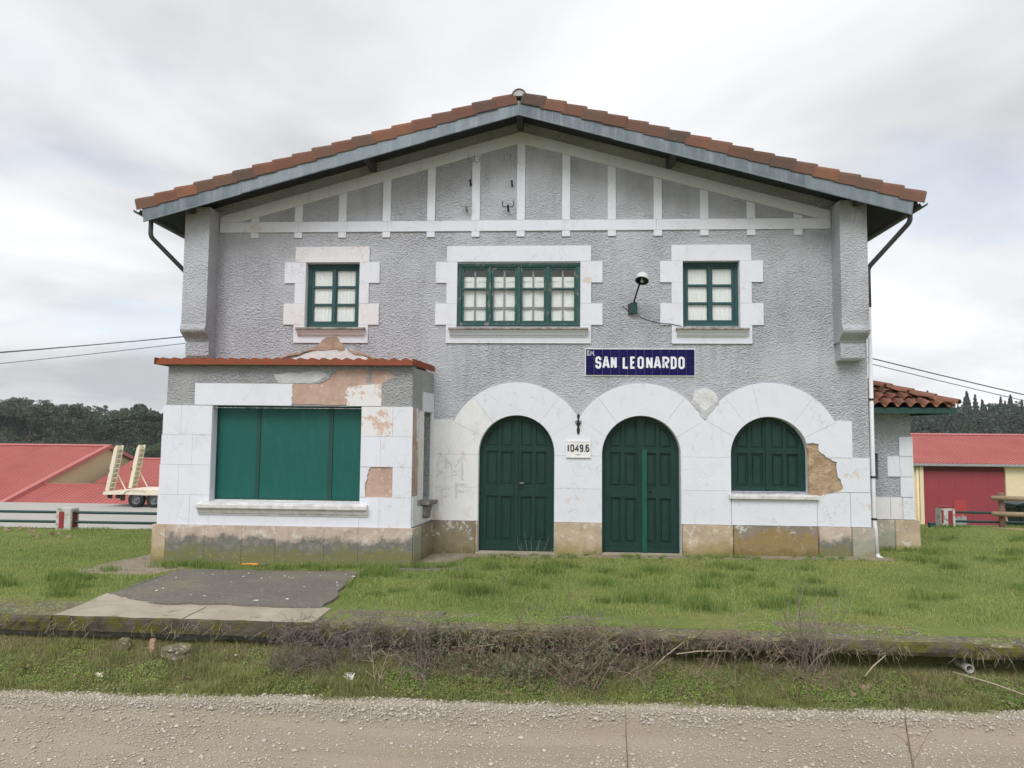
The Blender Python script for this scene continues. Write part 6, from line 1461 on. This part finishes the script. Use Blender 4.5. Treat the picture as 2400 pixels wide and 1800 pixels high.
# ------------------------------------------------------------------ wooded hills
def crown_arrays(kind, H, seed, nq):
    rr_ = np.random.default_rng(seed)
    if kind == 'pine':                      # umbrella-like clumps on the upper half
        cl = 9; cc = np.stack([rr_.normal(0, .16, cl) * H, rr_.normal(0, .16, cl) * H, rr_.uniform(.48, .92, cl) * H], 1); cs_ = rr_.uniform(.10, .17, cl) * H
        i = rr_.integers(0, cl, nq); d = rr_.normal(0, 1, (nq, 3)); d /= np.linalg.norm(d, axis=1)[:, None]; c = cc[i] + d * cs_[i][:, None] * np.array([1.15, 1.15, .62]) * rr_.uniform(.6, 1.05, (nq, 1))
    else:                                   # narrow layered conifer
        t = rr_.random(nq) ** .8; r = (1 - t) * .19 * H * (1 + .35 * np.sin(t * 40)) * rr_.uniform(.5, 1.05, nq); a = rr_.uniform(0, 6.28, nq); c = np.stack([np.cos(a) * r, np.sin(a) * r, (.14 + .86 * t) * H], 1); d = np.stack([np.cos(a), np.sin(a), np.full(nq, .35)], 1)
    s = rr_.uniform(.022, .05, nq) * H; n_ = d + rr_.normal(0, .5, (nq, 3)); n_ /= np.linalg.norm(n_, axis=1)[:, None]; u = np.cross(n_, rr_.normal(0, 1, (nq, 3))); u /= np.linalg.norm(u, axis=1)[:, None]; v = np.cross(n_, u); s = s[:, None]
    V = np.stack([c - u * s, c - v * s * .6, c + u * s, c + v * s * .6], 1); return V
def trunk_mb(H, rg):
    W = MB(); lean = rg.uniform(-.03, .03) * H; W.tube([(0, 0, -1), (lean * .3, 0, H * .3), (lean * .7, 0, H * .6), (lean, 0, H * .92)], [H * .018, H * .014, H * .010, H * .003], 7)
    for k in range(5):
        z = H * rg.uniform(.45, .8); a = rg.uniform(0, 6.28); W.tube([(lean * z / H, 0, z), (lean * z / H + math.cos(a) * H * .13, math.sin(a) * H * .13, z + H * .07)], [H * .005, H * .002], 4)
    return W
PROT = []
for k in range(6):
    kind = 'pine' if k < 4 else 'fir'; V = crown_arrays(kind, 12., 100 + k, 900).reshape(-1, 3); me = bpy.data.meshes.new('crown'); me.from_pydata(V.tolist(), [], np.arange(len(V)).reshape(-1, 4).tolist()); me.materials.append(M('pine_needles' if k < 4 else 'pine_needles_blue'))
    tm = trunk_mb(12., random.Random(k)).mesh('trunk'); tm.materials.append(M('pine_bark')); PROT.append((kind, me, tm))
def put_tree(x, y, k, s, label, group):
    z = height(x, y); t = thing('pine_tree', (x, y, z), label, 'tree', group)
    for nm, me in (('crown', PROT[k][1]), ('trunk', PROT[k][2])): shared(nm, me, t, (x, y, z), (0, 0, (x * 7 + y) % 6.28), (s, s, s * 1.05))
rg = random.Random(44)
def wedge(a0, a1, d): a = rg.uniform(a0, a1); return a * d, d - 14.89
for k in range(14):
    d = rg.uniform(232, 250); x, y = wedge(-.80, -.68, d) if k < 9 else wedge(-.64, -.55, d); put_tree(x, y, rg.randrange(4), rg.uniform(.95, 1.25), 'tall pine with bare trunk at the foot of the wooded hill behind the red sheds', 'pines at the foot of the hill')
for k in range(24):
    d = rg.uniform(300, 345); x, y = wedge(.44, .63, d); put_tree(x, y, 4 + k % 2, rg.uniform(.85, 1.15), 'pointed conifer on the skyline above the warehouse', 'conifers on the skyline')
def forest(name, label, cnt, a0, a1, d0, d1, kinds, mat, nq, seed):
    r_ = random.Random(seed); parts = []
    pools = {k: [crown_arrays(k, 1., seed * 10 + j, nq) for j in range(5)] for k in kinds}
    for i in range(cnt):
        d = d0 + (d1 - d0) * (i / cnt) ** 1.1; a = r_.uniform(a0, a1); x, y = a * d, d - 14.89; H = r_.uniform(8.5, 12.5) * (1 if d > 235 else r_.uniform(.45, .75)); low = r_.random() < .4 or d < 225; V = pools[kinds[i % len(kinds)]][r_.randrange(5)] * H; th = r_.uniform(0, 6.28); c, s = math.cos(th), math.sin(th)
        W = np.empty_like(V); W[..., 0] = V[..., 0] * c - V[..., 1] * s + x; W[..., 1] = V[..., 0] * s + V[..., 1] * c + y; W[..., 2] = V[..., 2] + height(x, y) - (.45 if low else .08) * H; parts.append(W)
    V = np.concatenate(parts).reshape(-1, 3); tag(np_mesh(name, V, np.arange(len(V)).reshape(-1, 4), mat), label, 'wood', kind='stuff')
forest('pine_wood', 'dark pine wood covering the hill behind the red sheds', 900, -.99, -.46, 168, 370, ['pine'], 'pine_needles', 320, 5)
forest('conifer_wood', 'dense conifer wood covering the hill behind the warehouse', 600, .36, .80, 190, 360, ['fir', 'fir', 'pine'], 'pine_needles_blue', 340, 6)

# ------------------------------------------------------------------ damp winter air between here and the hills
W = MB(); W.box(-720, 720, -720, 720, -9, 42); me = W.mesh('haze'); hz_ = bpy.data.materials.new('haze'); hz_.use_nodes = True; t_ = hz_.node_tree; t_.nodes.clear()
pv = t_.nodes.new('ShaderNodeVolumePrincipled'); pv.inputs['Color'].default_value = (.90, .95, 1., 1); pv.inputs['Density'].default_value = .00022; pv.inputs['Anisotropy'].default_value = 0.2
ou = t_.nodes.new('ShaderNodeOutputMaterial'); t_.links.new(pv.outputs[0], ou.inputs['Volume']); me.materials.append(hz_)
tag(link(bpy.data.objects.new('haze', me), None, (0, 0, 0)), 'thin damp haze over the valley', 'haze', kind='stuff')
